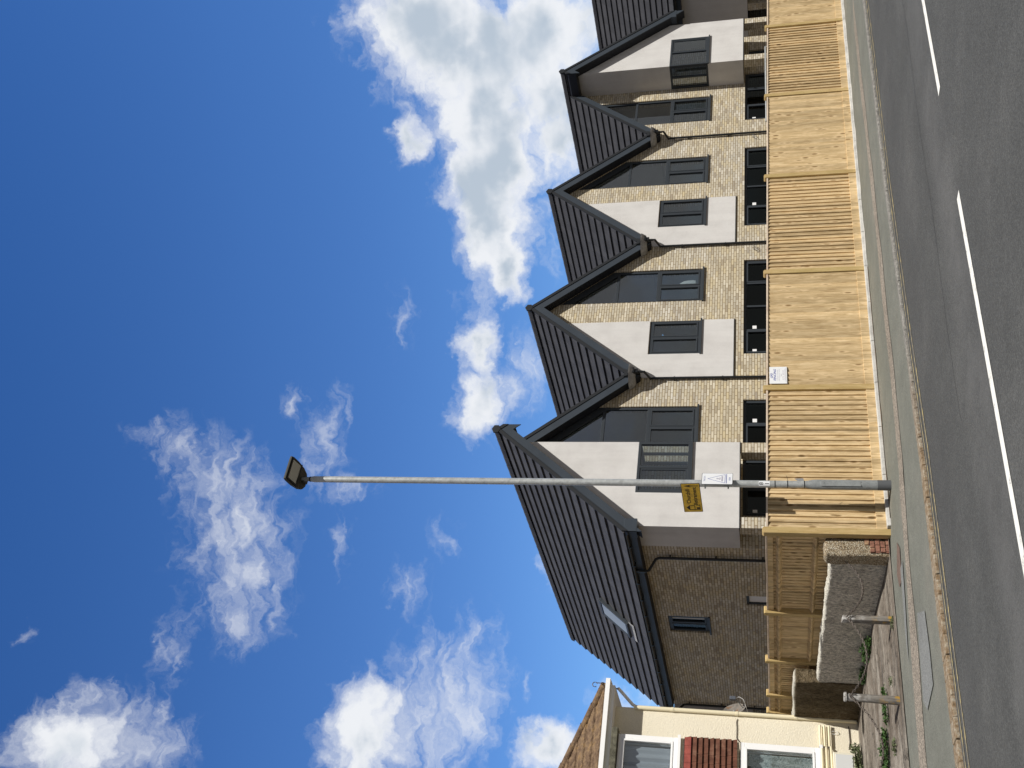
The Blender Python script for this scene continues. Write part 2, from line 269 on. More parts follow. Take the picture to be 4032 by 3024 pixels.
def rough_build(dark):
    def f(g):
        n = g.noise(g.mapping(g.oc, scale=(1, 1.5, 1)), 17, 6, .85); n2 = g.noise(g.mapping(g.oc, scale=(1, 1.3, .7)), 4.0, 7, .78); v = g.N('ShaderNodeTexVoronoi'); g.l.new(g.oc, v.inputs['Vector']); v.inputs['Scale'].default_value = 48
        c = g.ramp(n2, [(.28, (.42, .39, .33)), (.42, (.62, .58, .51)), (.58, (.76, .72, .64)), (.75, (.85, .82, .75))] if not dark else [(.3, (.06, .045, .026)), (.5, (.14, .108, .065)), (.7, (.25, .20, .135))])
        c = g.mix(1.0, c, g.ramp(n, [(.36, .25), (.5, .95), (.62, 1.45)]), 'MULTIPLY')
        geo = g.N('ShaderNodeNewGeometry'); up = g.map(g.sep(geo.outputs['Normal'])[2], .35, .8, 0, .8); c = g.mix(up, c, (.84, .81, .70))   # upward-facing surfaces mixed towards pale cream
        g.l.new(c, g.b.inputs['Base Color']); g.bump(g.M('ADD', n, g.M('MULTIPLY', v.outputs['Distance'], .8)), .035)
    return f
ROUGH = mat('pebbledash_grey', (.2, .18, .16), .97, .1, build=rough_build(False))
ROUGHD = mat('mossy_brown_pebbledash', (.1, .08, .05), .97, .1, build=rough_build(True))
def pebble_build(g):
    v = g.N('ShaderNodeTexVoronoi'); g.l.new(g.oc, v.inputs['Vector']); v.inputs['Scale'].default_value = 75
    c = g.ramp(g.sep(v.outputs['Color'])[0], [(0, (.20, .13, .07)), (.3, (.38, .29, .18)), (.6, (.52, .44, .31)), (1, (.70, .64, .52))]); c = g.mix(g.map(v.outputs['Distance'], .35, .7, 0, .8), c, (.10, .08, .055)); g.l.new(c, g.b.inputs['Base Color']); g.bump(g.M('SUBTRACT', 1, v.outputs['Distance']), .012)
PEBBLE = mat('exposed_pebbledash', (.45, .38, .28), .95, .15, build=pebble_build)
REDB = mat('old_red_brick', (.25, .10, .06), .9, .2, build=mottled((.24, .115, .08), .45, 14, 70, .2, (.40, .28, .16, .9), .006))
BRPATCH = mat('brown_asphalt_patch', (.15, .10, .08), .9, .2, build=asphalt((.15, .105, .085), (.13, .10, .085), .6, 90, .15))
OLDW = mat('weathered_bollard_wood', (.2, .19, .17), .9, .15, build=lambda g: (lambda n, n2, o: (g.l.new(g.mix(g.M('MULTIPLY', g.map(n2, .47, .62, 0, 1, True), g.map(o[2], .28, .12, 0, .9)), g.mix(g.M('MULTIPLY', g.map(n2, .48, .6, 0, .8), g.map(o[2], .3, .6, 0, 1)), g.mix(1.0, (.19, .175, .155), g.ramp(n, [(.3, .5), (.7, 1.5)]), 'MULTIPLY'), (.55, .54, .52)), (.42, .25, .04)), g.b.inputs['Base Color']), g.bump(n, .008)))(g.noise(g.mapping(g.oc, scale=(6, 6, 1)), 5, 5, .7), g.noise(g.oc, 9, 4, .6), g.sep(g.oc)))
CHAIN = mat('rusty_grey_chain', (.12, .10, .085), .6, .4, .4)
LEAF = mat('weed_leaf', (.06, .12, .03), .6, .3, build=mottled((.040, .085, .018), .45, 9, 40, .2))
LEAF2 = mat('dry_sage_leaf', (.12, .15, .07), .7, .3, build=mottled((.10, .12, .055), .4, 9, 40, .2))
RUST = mat('rusty_dish_metal', (.3, .2, .12), .8, .2, 0, build=mottled((.20, .18, .155), .3, 9, 50, .15, (.20, .10, .045, 1.0)))
YEL = mat('yellow_sign_face', (.72, .42, .04), .55, .3, build=mottled((.86, .55, .06), .16, 12, 50, .08, (.50, .30, .06, .7)))
SIGNBK = mat('sign_black', (.012, .010, .010), .5, .3); SIGNW = mat('sign_white', (.80, .81, .82), .4, .4)
BLUEINK = mat('blue_ink', (.03, .05, .30), .5, .3); GREYINK = mat('faded_grey_ink', (.45, .43, .50), .5, .3)
CURTG = mat('grey_curtain_cloth', (.60, .62, .66), .9, .1); NET = mat('net_curtain_lace', (.55, .60, .58), .9, .1, build=lambda g: (lambda n: g.l.new(g.ramp(n, [(.42, (.30, .36, .35)), (.5, (.62, .68, .66)), (.6, (.72, .77, .75))]), g.b.inputs['Base Color']))(g.noise(g.oc, 22, 4, .6, dist=1.5)))
EARTH = mat('bare_earth', (.12, .10, .075), .95, .1, build=mottled((.12, .10, .075), .3, 1.2, 30, .2))
BAG = mat('clear_plastic_bag', (.62, .66, .65), .35, .5)

# ------------------------------------------------------------------ mesh helpers
def tag(o, label=None, cat=None, group=None, kind=None):
    for k, v in (('label', label), ('category', cat), ('group', group), ('kind', kind)):
        if v: o[k] = v
    return o
def empty(name, loc=(0, 0, 0), rz=0, label=None, cat=None, group=None):
    o = bpy.data.objects.new(name, None); COL.objects.link(o); o.location = loc; o.rotation_euler = (0, 0, rz); o.empty_display_size = .2
    return tag(o, label, cat, group)
class MB:
    def __init__(s): s.v = []; s.f = []; s.mi = []; s.cur = 0
    def add(s, vs, fs):
        b = len(s.v); s.v += [tuple(v) for v in vs]; s.f += [tuple(b+i for i in f) for f in fs]; s.mi += [s.cur]*len(fs); return s
    def hexa(s, p): return s.add(p, [(0, 3, 2, 1), (4, 5, 6, 7), (0, 1, 5, 4), (1, 2, 6, 5), (2, 3, 7, 6), (3, 0, 4, 7)])
    def box(s, x0, x1, y0, y1, z0, z1):
        return s.hexa([(x0, y0, z0), (x1, y0, z0), (x1, y1, z0), (x0, y1, z0), (x0, y0, z1), (x1, y0, z1), (x1, y1, z1), (x0, y1, z1)])
    def tbox(s, T, a0, a1, b0, b1, d0, d1):
        return s.hexa([T(a0, b0, d0), T(a1, b0, d0), T(a1, b0, d1), T(a0, b0, d1), T(a0, b1, d0), T(a1, b1, d0), T(a1, b1, d1), T(a0, b1, d1)])
    def prism(s, poly, T, d0, d1):
        n = len(poly); vs = [T(a, b, d0) for a, b in poly] + [T(a, b, d1) for a, b in poly]
        return s.add(vs, [tuple(range(n)), tuple(range(2*n-1, n-1, -1))] + [(i, n+i, n+(i+1) % n, (i+1) % n) for i in range(n)])
    def tube(s, pts, r, n=8, cap=True, r2=None):
        pts = [Vector(p) for p in pts]; rings = []; up = Vector((0.03, .01, 1)).normalized()
        for i, p in enumerate(pts):
            t = (pts[min(i+1, len(pts)-1)] - pts[max(i-1, 0)]).normalized(); u = t.cross(up)
            if u.length < .05: u = t.cross(Vector((1, 0, 0)))
            u.normalize(); w = t.cross(u); rr = r if r2 is None else r+(r2-r)*i/(len(pts)-1)
            rings.append([p + (u*cos(2*pi*k/n) + w*sin(2*pi*k/n))*rr for k in range(n)])
        vs = [v for rg in rings for v in rg]; fs = []
        for i in range(len(pts)-1):
            for k in range(n): fs.append((i*n+k, i*n+(k+1) % n, (i+1)*n+(k+1) % n, (i+1)*n+k))
        if cap: fs += [tuple(range(n-1, -1, -1)), tuple((len(pts)-1)*n+k for k in range(n))]
        return s.add(vs, fs)
    def lathe(s, prof, c, n=20):
        vs = []; fs = []
        for z, r in prof: vs += [(c[0]+r*cos(2*pi*k/n), c[1]+r*sin(2*pi*k/n), c[2]+z) for k in range(n)]
        for i in range(len(prof)-1):
            for k in range(n): fs.append((i*n+k, i*n+(k+1) % n, (i+1)*n+(k+1) % n, (i+1)*n+k))
        fs += [tuple(range(n-1, -1, -1)), tuple((len(prof)-1)*n+k for k in range(n))]
        return s.add(vs, fs)
    def plate(s, outline, holes, T, d0, d1):
        """flat wall with openings cut right through it"""
        vs = []; es = []
        for lp in [outline]+holes:
            b = len(vs); vs += [Vector(p) for p in lp]; es += [(b+i, b+(i+1) % len(lp)) for i in range(len(lp))]
        V, E, Fc, *_ = geometry.delaunay_2d_cdt(vs, es, [], 0, 1e-5)
        def inside(p, lp):
            c = False; j = len(lp)-1
            for i in range(len(lp)):
                if (lp[i][1] > p[1]) != (lp[j][1] > p[1]) and p[0] < (lp[j][0]-lp[i][0])*(p[1]-lp[i][1])/(lp[j][1]-lp[i][1])+lp[i][0]: c = not c
                j = i
            return c
        keep = []
        for f in Fc:
            c = (sum(V[i][0] for i in f)/len(f), sum(V[i][1] for i in f)/len(f))
            if inside(c, outline) and not any(inside(c, h) for h in holes): keep.append(tuple(f))
        n = len(V); allv = [T(v[0], v[1], d0) for v in V] + [T(v[0], v[1], d1) for v in V]; cnt = {}
        for f in keep:
            for i in range(len(f)):
                e = (f[i], f[(i+1) % len(f)]); cnt[e] = 1
        fs = [f for f in keep] + [tuple(n+i for i in reversed(f)) for f in keep]
        fs += [(a, a+n, b+n, b) for (a, b) in cnt if (b, a) not in cnt]
        return s.add(allv, fs)
    def build(s, name, mats, parent=None, smooth=False, bevel=0, loc=None):
        me = bpy.data.meshes.new(name); me.from_pydata(s.v, [], s.f); mats = mats if isinstance(mats, (list, tuple)) else [mats]
        for m in mats: me.materials.append(m)
        for p, i in zip(me.polygons, s.mi): p.material_index = i
        bm = bmesh.new(); bm.from_mesh(me); bmesh.ops.recalc_face_normals(bm, faces=bm.faces); bm.to_mesh(me); bm.free()
        if smooth: me.shade_smooth(); me.set_sharp_from_angle(angle=RD(38))
        o = bpy.data.objects.new(name, me); COL.objects.link(o)
        if parent: o.parent = parent
        if loc: o.location = loc
        if bevel: b = o.modifiers.new('bevel', 'BEVEL'); b.width = bevel; b.segments = 2; b.limit_method = 'ANGLE'
        return o
def TY(Y): return lambda a, b, d: (a, Y+d, b)      # wall facing the road
def TX(X): return lambda a, b, d: (X+d, a, b)      # wall facing left
def TXr(X): return lambda a, b, d: (X-d, a, b)     # wall facing right
def text_mesh(name, body, size, T, parent, material, align='CENTER', shear=0, sx=1, bold=0):
    c = bpy.data.curves.new(name, 'FONT'); c.body = body; c.size = size; c.align_x = align; c.align_y = 'CENTER'; c.shear = shear; c.offset = bold
    c.resolution_u = 3; o = bpy.data.objects.new('tmp_text', c); COL.objects.link(o); dg = bpy.context.evaluated_depsgraph_get(); me = bpy.data.meshes.new_from_object(o.evaluated_get(dg))
    bpy.data.objects.remove(o); bpy.data.curves.remove(c)
    me.name = name
    for v in me.vertices: v.co = T(v.co.x*sx, v.co.y)
    me.materials.clear(); me.materials.append(material); ob = bpy.data.objects.new(name, me); COL.objects.link(ob); ob.parent = parent; return ob

# ------------------------------------------------------------------ ground, road, pavement
def grid(name, fx, xs, ys, material, parent=None, kind='structure'):
    vs = [fx(x, y) for y in ys for x in xs]; n = len(xs); fs = [(j*n+i, j*n+i+1, (j+1)*n+i+1, (j+1)*n+i) for j in range(len(ys)-1) for i in range(n-1)]
    o = MB().add(vs, fs).build(name, material, parent, smooth=True); 
    if not parent: o['kind'] = kind
    return o
def lerp(a, b, t): return a+(b-a)*max(0, min(1, t))
def pw(x, pts):
    for (x0, y0), (x1, y1) in zip(pts, pts[1:]):
        if x <= x1: return lerp(y0, y1, (x-x0)/(x1-x0))
    return pts[-1][1]
ROADZ = -.13
def k_out(x): return pw(x, [(-40, 10.2), (3.4, 10.36), (5, 10.40), (7, 10.43), (9, 10.62), (12, 10.78), (18, 10.78), (80, 10.8)])
def k_in(x): return pw(x, [(-40, 10.5), (3.4, 10.62), (5, 10.66), (7, 10.62), (9, 10.75), (12, 10.92), (18, 10.92), (80, 10.95)])
def fzy(x): return -.08-.0085*(max(-5, min(x, 30))-8)        # pavement level along the fence
def fY(x): return 13.70+.0429*(x-7.91)
def pz(x, y):
    t = (y-10.8)/(13.6-10.8); z = lerp(-.10, fzy(x) if x > 7.9 else -.055, t); return z
xs = [-40, -20, -8] + [i*.5 for i in range(-8, 60)] + [34, 40, 60, 90]
grid('ground', lambda x, y: (x, y, -.30), [-1500, -200, 0, 200, 1500], [-1500, -200, 0, 200, 1500], EARTH)
grid('road', lambda x, y: (x, y, ROADZ), [-60, -20, 0, 10, 20, 40, 100], [-3, 0, 3, 6, 9, 11.3], ROAD)
grid('pavement', lambda x, y: (x, k_in(x)-.02 if y == 0 else 10.7+(fY(max(x, 7.5))+.2-10.7)*y, pz(x, 10.7+3.2*y)), xs, [0, .2, .4, .6, .8, 1.0], PAVE)
grid('opposite_pavement', lambda x, y: (x, y, -.02), [-60, 0, 100], [-8, -3], PAVE)
def strip(name, xs, ya, yb, z, material, parent=None):
    return grid(name, lambda x, t: (x, ya(x)*(1-t)+yb(x)*t, z(x, ya(x)*(1-t)+yb(x)*t)), xs, [0, .5, 1], material, parent)
sx_ = [i*.25 for i in range(-16, 140)]
sc = lambda x: pw(x, [(-10, 12.95), (4.2, 12.66), (5.2, 12.47), (6.4, 12.30), (7.7, 12.10), (8.7, 12.02), (13, 12.08), (18.9, 12.38), (40, 12.9)])
sw = lambda x: pw(x, [(-10, .33), (5.2, .30), (6.4, .20), (8.7, .20), (19, .20), (40, .2)])
strip('pavement_patch', sx_, lambda x: sc(x)-sw(x)+.03*sin(x*3.1), lambda x: sc(x)+sw(x)+.025*sin(x*2.3+1), lambda x, y: pz(x, y)+.006, STRIP)
def flatpoly(name, pts, zf, material, parent=None):
    o = MB().add([(x, y, zf(x, y)) for x, y in pts], [tuple(range(len(pts)))]).build(name, material, parent)
    if not parent: o['kind'] = 'structure'
    return o
flatpoly('pavement_patch', [(5.80, 11.90), (5.58, 11.38), (5.1, 11.33), (4.70, 11.36), (4.62, 11.9), (4.80, 12.12), (5.2, 12.05)], lambda x, y: pz(x, y)+.010, NEWPATCH)
flatpoly('pavement_patch', [(7.15, 12.75), (7.35, 12.95), (7.0, 13.22), (6.75, 13.1), (6.72, 12.85)], lambda x, y: pz(x, y)+.010, BRPATCH)
flatpoly('pavement_patch', [(6.9, 12.62), (6.4, 12.72), (5.6, 12.95), (6.1, 12.98), (6.9, 12.86)], lambda x, y: pz(x, y)+.011, NEWPATCH)
# kerb stones: each one its own block, laid end to end
x = -6.0; ki = 0
while x < 40:
    L = (.92 if x < 8 else 1.8)*random.uniform(.92, 1.08); x1 = x+L-.012; mb = MB(); segs = 4
    for s_ in range(segs):
        a, b = lerp(x, x1, s_/segs), lerp(x, x1, (s_+1)/segs); j0 = .012*sin(a*5.3); j1 = .012*sin(b*5.3); zt = -.092 if x < 8 else -.10
        mb.hexa([(a, k_out(a)+j0, -.25), (b, k_out(b)+j1, -.25), (b, k_in(b), -.25), (a, k_in(a), -.25), (a, k_out(a)+j0+.02, zt), (b, k_out(b)+j1+.02, zt), (b, k_in(b), zt), (a, k_in(a), zt)])
    o = mb.build('kerb_stone', KERB, bevel=.012); x += L
    o['kind'] = 'structure'
ROADSEAM = mat('road_seam_tar', (.030, .030, .031), .8, .2)
RL = empty('road_marking', (0, 0, 0)); RL['kind'] = 'structure'
zr = lambda dz: (lambda x, y: ROADZ+dz)
for a, b in ((-6, 7.66), (9.22, 13.3), (15.3, 19.4), (21.4, 25.4), (27.5, 31.5)):
    n = max(2, int((b-a)/.5)); strip('centre_line', [a+(b-a)*i/n for i in range(n+1)], lambda x: 6.925, lambda x: 7.045, zr(.005), WLINE, RL)
for off in (0, .17):
    strip('yellow_line', sx_, lambda x, o=off: k_out(x)-.125-o, lambda x, o=off: k_out(x)-.075-o, zr(.005), YLINE, RL)
strip('road_seam', sx_[40:120], lambda x: 8.15-.05*(x-9)+.03*sin(x*2)+.008*sin(x*9), lambda x: 8.157-.05*(x-9)+.03*sin(x*2)+.008*sin(x*9), zr(.004), ROADSEAM, RL)
# forecourt slabs on the left
def cz(x, y): return lerp(-.045, .03, (y-13.8)/2.0)
grid('forecourt', lambda x, y: (x, y, cz(x, y)+.012*sin(x*1.3+y)*(1 if y > 14 else 0)), [-12, -6, 0, 2, 3, 4, 5, 6, 7, 7.9], [13.72, 14.0, 14.6, 15.2, 16, 18, 20.6, 26], CONC)
strip('forecourt_joint', [i*.3 for i in range(0, 25)], lambda x: 15.25+.01*sin(x*3), lambda x: 15.275+.01*sin(x*3), lambda x, y: cz(x, y)+.017, VERGE)
strip('forecourt_joint', [i*.3 for i in range(0, 23)], lambda x: 13.92+.05*sin(x*2.1)+.02*sin(x*7), lambda x: 13.94+.05*sin(x*2.1)+.02*sin(x*7), lambda x, y: cz(x, y)+.014, VERGE)
flatpoly('yard', [(7.9, 14.9), (80, 17.5), (80, 60), (7.9, 60)], lambda x, y: -.06, EARTH)
DIRT = mat('brown_dirt', (.11, .08, .05), .95, .1, build=mottled((.115, .085, .055), .5, 6, 60, .3))
strip('dirt_line', [8.1+i*.12 for i in range(0, 45)], lambda x: fY(x)-.15-.045*abs(sin(x*2.7)+.5*sin(x*7.1)), lambda x: fY(x)-.11, lambda x, y: pz(x, y)+.008, DIRT)
strip('dirt_line', [13.6+i*.12 for i in range(0, 90)], lambda x: fY(x)-.14-.05*abs(sin(x*1.9)+.6*sin(x*6.3)), lambda x: fY(x)-.11, lambda x, y: pz(x, y)+.008, EDGE)
# pale concrete edging under the fence
mb = MB(); x = 7.98; 
while x < 34:
    L = .91; x1 = x+L-.008; a, b = fzy(x)-.03, fzy(x1)-.03; t0, t1 = fzy(x)+.055+random.uniform(-.006, .006), fzy(x1)+.055
    mb.hexa([(x, fY(x)-.13+random.uniform(-.01, .01), a), (x1, fY(x1)-.13, b), (x1, fY(x1)+.06, b), (x, fY(x)+.06, a), (x, fY(x)-.12, t0), (x1, fY(x1)-.12, t1), (x1, fY(x1)+.06, t1), (x, fY(x)+.06, t0)]); x += L
o = mb.build('edging_kerb', EDGE, bevel=.008); o['kind'] = 'structure'
# ------------------------------------------------------------------ timber fences
PW = .1026
def fence_panel(parent, x0, L, z0, top, flip, slope=0, back=False, gravel=True):
    """featheredge panel between two posts: overlapping boards, rails, capping, gravel board; local x along the fence, front = -y"""
    n = max(1, int(round((L-.11)/PW))); pw_ = (L-.11)/n; xs = x0+.055
    zz = lambda x: slope*(x-x0); mb = MB(); gb = .15 if gravel else .02
    for i in range(n):
        gp = .0035 if flip else .0085; a = xs+i*pw_+.0015; b = a+pw_-gp; th, tn = ((.025 if flip else .019)+random.uniform(0, .005), .003)
        ja, jb = random.uniform(-.001, .001), 0
        ya, yb = (-th, -tn) if flip else (-tn, -th)
        zb, zt = z0+gb, top-.03; ra_, rb_ = (.004, -.002+.018) if not flip else (.016, .004)
        mb.hexa([(a, ya, zb+zz(a)), (b, yb, zb+zz(b)), (b, rb_, zb+zz(b)), (a, ra_, zb+zz(a)), (a, ya, zt+zz(a)), (b, yb, zt+zz(b)), (b, rb_, zt+zz(b)), (a, ra_, zt+zz(a))])
    p = mb.build('fence_panel', WOOD, parent)
    mb = MB(); a, b = x0+.05, x0+L-.05
    mb.hexa([(a, -.032, top-.03+zz(a)), (b, -.032, top-.03+zz(b)), (b, .05, top-.03+zz(b)), (a, .05, top-.03+zz(a)), (a, -.032, top+zz(a)), (b, -.032, top+zz(b)), (b, .05, top+zz(b)), (a, .05, top+zz(a))])
    mb.build('capping', CAPW, parent, bevel=.004)
    if gravel:
        MB().hexa([(a, -.030, z0+zz(a)), (b, -.030, z0+zz(b)), (b, .01, z0+zz(b)), (a, .01, z0+zz(a)), (a, -.030, z0+gb+zz(a)), (b, -.030, z0+gb+zz(b)), (b, .01, z0+gb+zz(b)), (a, .01, z0+gb+zz(a))]).build('gravel_board', WOOD, parent, bevel=.004)
    for zc in (top-.20, (top+z0)/2+.10, z0+.28):      # arris rails on the back
        mb = MB(); q = [(.005, zc-.05), (.075, zc-.01), (.075, zc+.01), (.005, zc+.05)]
        mb.prism(q, lambda y, z, d: (d, y, z+zz(d)), a+.002, b-.002); mb.build('arris_rail', WOOD, parent, bevel=.003)
    if back: MB().box(a+.002, b-.002, .0165, .042, top-.115, top-.031).build('head_rail', WOOD, parent, bevel=.003)
    return p
def fence_post(parent, x, z0, top, w=.105, d0=-.05, d1=.06, lip=0):
    mb = MB(); c = .022; mb.prism([(x-w/2, z0-.2), (x+w/2, z0-.2), (x+w/2, top-c), (x+w/2-c, top-.003), (x-w/2+c, top+random.uniform(-.003, .004)), (x-w/2, top-c)], lambda a, b, d: (a, d, b), d0, d1)
    return mb.build('fence_post', POSTW, parent, bevel=.005)
ff = empty('timber_fence', (7.91, 13.70, 0), atan2(.1188, 2.768), 'new pale closeboard timber fence running along the pavement in front of the brick flats', 'fence')
BAY = 2.7704
for i in range(9):
    z0 = -.04-.0225*i; top = 1.675-.0262*i
    fence_post(ff, i*BAY, z0-.05, top+.055)
    if i < 8: fence_panel(ff, i*BAY, BAY, z0, top, i % 2 == 0, -.0092)
sf = empty('timber_fence', (8.05, 13.80, 0), pi/2, 'shaded side fence with its rails showing, running back behind the rough grey wall', 'fence')
ys = [0, 2.78, 4.80, 6.45, 7.40, 9.9, 12.4, 14.9]
for i, a in enumerate(ys):
    if i: fence_post(sf, a, 0, 1.74, w=.11, d0=-.03, d1=.10)
    if i < len(ys)-1: fence_panel(sf, a, ys[i+1]-a, 0, 1.69, i % 2 == 0, 0, back=True)
# sf local y points to -X: boards must face +X, rails to -X
# ------------------------------------------------------------------ rough-cast wall
def rough_block(x0, x1, y0, y1, z0, topf, seed=0, res=.045, amp=.011):
    from mathutils import noise as NZ
    bm = bmesh.new(); bmesh.ops.create_cube(bm, size=1)
    for v in bm.verts: v.co = Vector((x0 if v.co.x < 0 else x1, y0 if v.co.y < 0 else y1, v.co.z+.5))
    def cut(ax, a, b):
        n = max(1, int((b-a)/res))
        for i in range(1, n):
            co = [0, 0, 0]; co[ax] = a+(b-a)*i/n; no = [0, 0, 0]; no[ax] = 1
            bmesh.ops.bisect_plane(bm, geom=bm.verts[:]+bm.edges[:]+bm.faces[:], plane_co=co, plane_no=no)
    cut(0, x0, x1); cut(1, y0, y1); 
    n = 16
    for i in range(1, n): bmesh.ops.bisect_plane(bm, geom=bm.verts[:]+bm.edges[:]+bm.faces[:], plane_co=(0, 0, i/n), plane_no=(0, 0, 1))
    for v in bm.verts:
        t = topf(v.co.y); isT = v.co.z > .99; edge = 0
        z = z0+(t-z0)*v.co.z
        p = Vector((v.co.x, v.co.y, z)); nv = NZ.noise_vector(p*14+Vector((seed, 0, 0)))*amp + NZ.noise_vector(p*3+Vector((seed, 5, 0)))*amp*.8+NZ.noise_vector(p*45)*amp*.6
        if isT:
            dx = min(abs(v.co.x-x0), abs(v.co.x-x1)); 
            if dx < .02: p.z -= .022
            dy = min(abs(v.co.y-y0), abs(v.co.y-y1)); 
            if dy < .02: p.z -= .015
        v.co = p+nv
    return bm
def bm_obj(name, bm, material, parent):
    me = bpy.data.meshes.new(name); bmesh.ops.recalc_face_normals(bm, faces=bm.faces); bm.to_mesh(me); bm.free(); me.materials.append(material); me.shade_smooth()
    o = bpy.data.objects.new(name, me); COL.objects.link(o); o.parent = parent; return o
bw = empty('boundary_wall', (7.72, 16.5, 0), 0, 'old rough grey pebbledashed wall with a crumbly white top, stepping up towards the cream house', 'wall')
def lc(bm):
    for v in bm.verts: v.co -= Vector((7.72, 16.5, 0))
    return bm
bm_obj('low_wall', lc(rough_block(7.62, 7.84, 14.06, 18.58, -.1, lambda y: .765+.016*(y-14)+.004*sin(y*5), 1)), ROUGH, bw)
bm_obj('wall_end', lc(rough_block(7.60, 7.87, 13.80, 14.07, -.12, lambda y: .855, 2)), [PEBBLE][0], bw)
bm_obj('tall_wall', lc(rough_block(7.60, 7.86, 18.59, 21.9, -.1, lambda y: 1.24+.01*sin(y*4), 3)), ROUGHD, bw)
mb = MB()
for r in range(5):
    for c_ in range(3 if r < 4 else 1):
        if r+c_*1.6 > 5.2-0 and c_ < 1: continue
        xa = 7.875-(c_+1)*.105-(.04 if r % 2 else 0); mb.box(max(7.64, xa), max(7.66, xa+.098), 13.775, 13.83, -.07+r*.072, -.07+r*.072+.062)
    
for i in range(len(mb.v)): mb.v[i] = (mb.v[i][0]-7.72, mb.v[i][1]-16.5, mb.v[i][2])
mb.build('exposed_brick', REDB, bw, bevel=.006)

# ------------------------------------------------------------------ the flats
B = empty('apartment_building', (13.28, 23.9, 0), 0, 'long two storey stock brick flats with four steep dark gables behind the timber fence', 'building')
B.location = (0, 0, 0)
YF, YB, OV = 23.9, 22.87, .27
XC = [16.10, 21.64, 27.18, 32.72]; HW = 2.77; SL = 1.2; AP = 9.05
zr_ = lambda x, xc: AP-SL*abs(x-xc)
TALL = {0: (16.10+.37, 16.10+1.78, 1), 1: (21.64+.37, 21.64+1.76, 1), 2: (27.18+.34, 27.18+1.73, 1), 3: (32.72-1.82, 32.72-.38, -1)}
def tall_poly(x0, x1, s):
    lo, hi = 6.50, 6.50+SL*(x1-x0)
    return [(x0, 3.62), (x1, 3.62), (x1, lo if s > 0 else hi), (x0, hi if s > 0 else lo)]
holes = [tall_poly(*TALL[i]) for i in range(4)]
rect = lambda x0, x1, z0, z1: [(x0, z0), (x1, z0), (x1, z1), (x0, z1)]
SMALL = [(21.64-1.79, 21.64-.46, 3.62, 5.15), (27.18-1.79, 27.18-.46, 3.62, 5.15)]
GRND = [(14.25, 16.05, .15, 2.33, 2), (16.47, 18.10, .15, 2.33, 2), (19.81, 23.70, .15, 2.33, 4), (25.28, 29.23, .15, 2.33, 4), (30.77, 33.55, .15, 2.33, 3), (34.1, 35.0, .15, 2.2, 1)]
holes += [rect(*s[:4]) for s in SMALL] + [rect(*s[:4]) for s in GRND] + [rect(13.7, 15.0, 2.75, 5.3), rect(34.0, 35.4, 2.75, 5.3)]
topl = [(13.28, 5.45)]
for i, xc in enumerate(XC):
    topl += [(xc, AP-.22)]
    topl += [(xc+HW if i < 3 else 35.9, AP-.22-SL*(HW if i < 3 else 35.9-32.72))]
outl = [(13.28, 0), (35.9, 0)] + topl[::-1]
wall = MB().plate(outl, holes, TY(YF), 0, .32).build('brick_wall', BRICK, B)
# left flank, right flank, rear
SIDEW = [(28.06, 29.15, 3.42, 4.60, 2)]; SIDED = [(26.6, 27.2, 0, 2.30, 1)]
MB().plate([(YF+.323, 0), (35.05, 0), (35.05, 5.3), (YF+.323, 5.3)], [rect(*SIDEW[0][:4]), rect(*SIDED[0][:4])], TX(13.28), 0, .3).build('brick_wall', BRICK, B)
MB().plate([(YF+.323, 0), (34, 0), (34, 5.3), (YF+.323, 5.3)], [], TX(35.6), 0, .3).build('brick_wall', BRICK, B)
MB().box(13.58, 35.6, 34.0, 34.3, 0, 5.6).build('brick_wall', BRICK, B)
# pale render panels, 2 cm proud
for xc, w in ((XC[1], 0), (XC[2], 1)):
    x0, x1 = xc-2.70, xc-.462
    o = [(x0, 2.62), (x1, 2.62), (x1, 3.60), (xc-1.80, 3.60), (xc-1.80, 5.17), (x1, 5.17), (x1, zr_(x1, xc)-.25), (x0, zr_(x0, xc)-.25)]
    MB().plate(o, [], TY(YF-.025), 0, .022).build('render_panel', RENDER, B)
    MB().box(x0-.01, x1+.01, YF-.035, YF-.001, 2.60, 2.618).build('render_bead', VERGE, B)
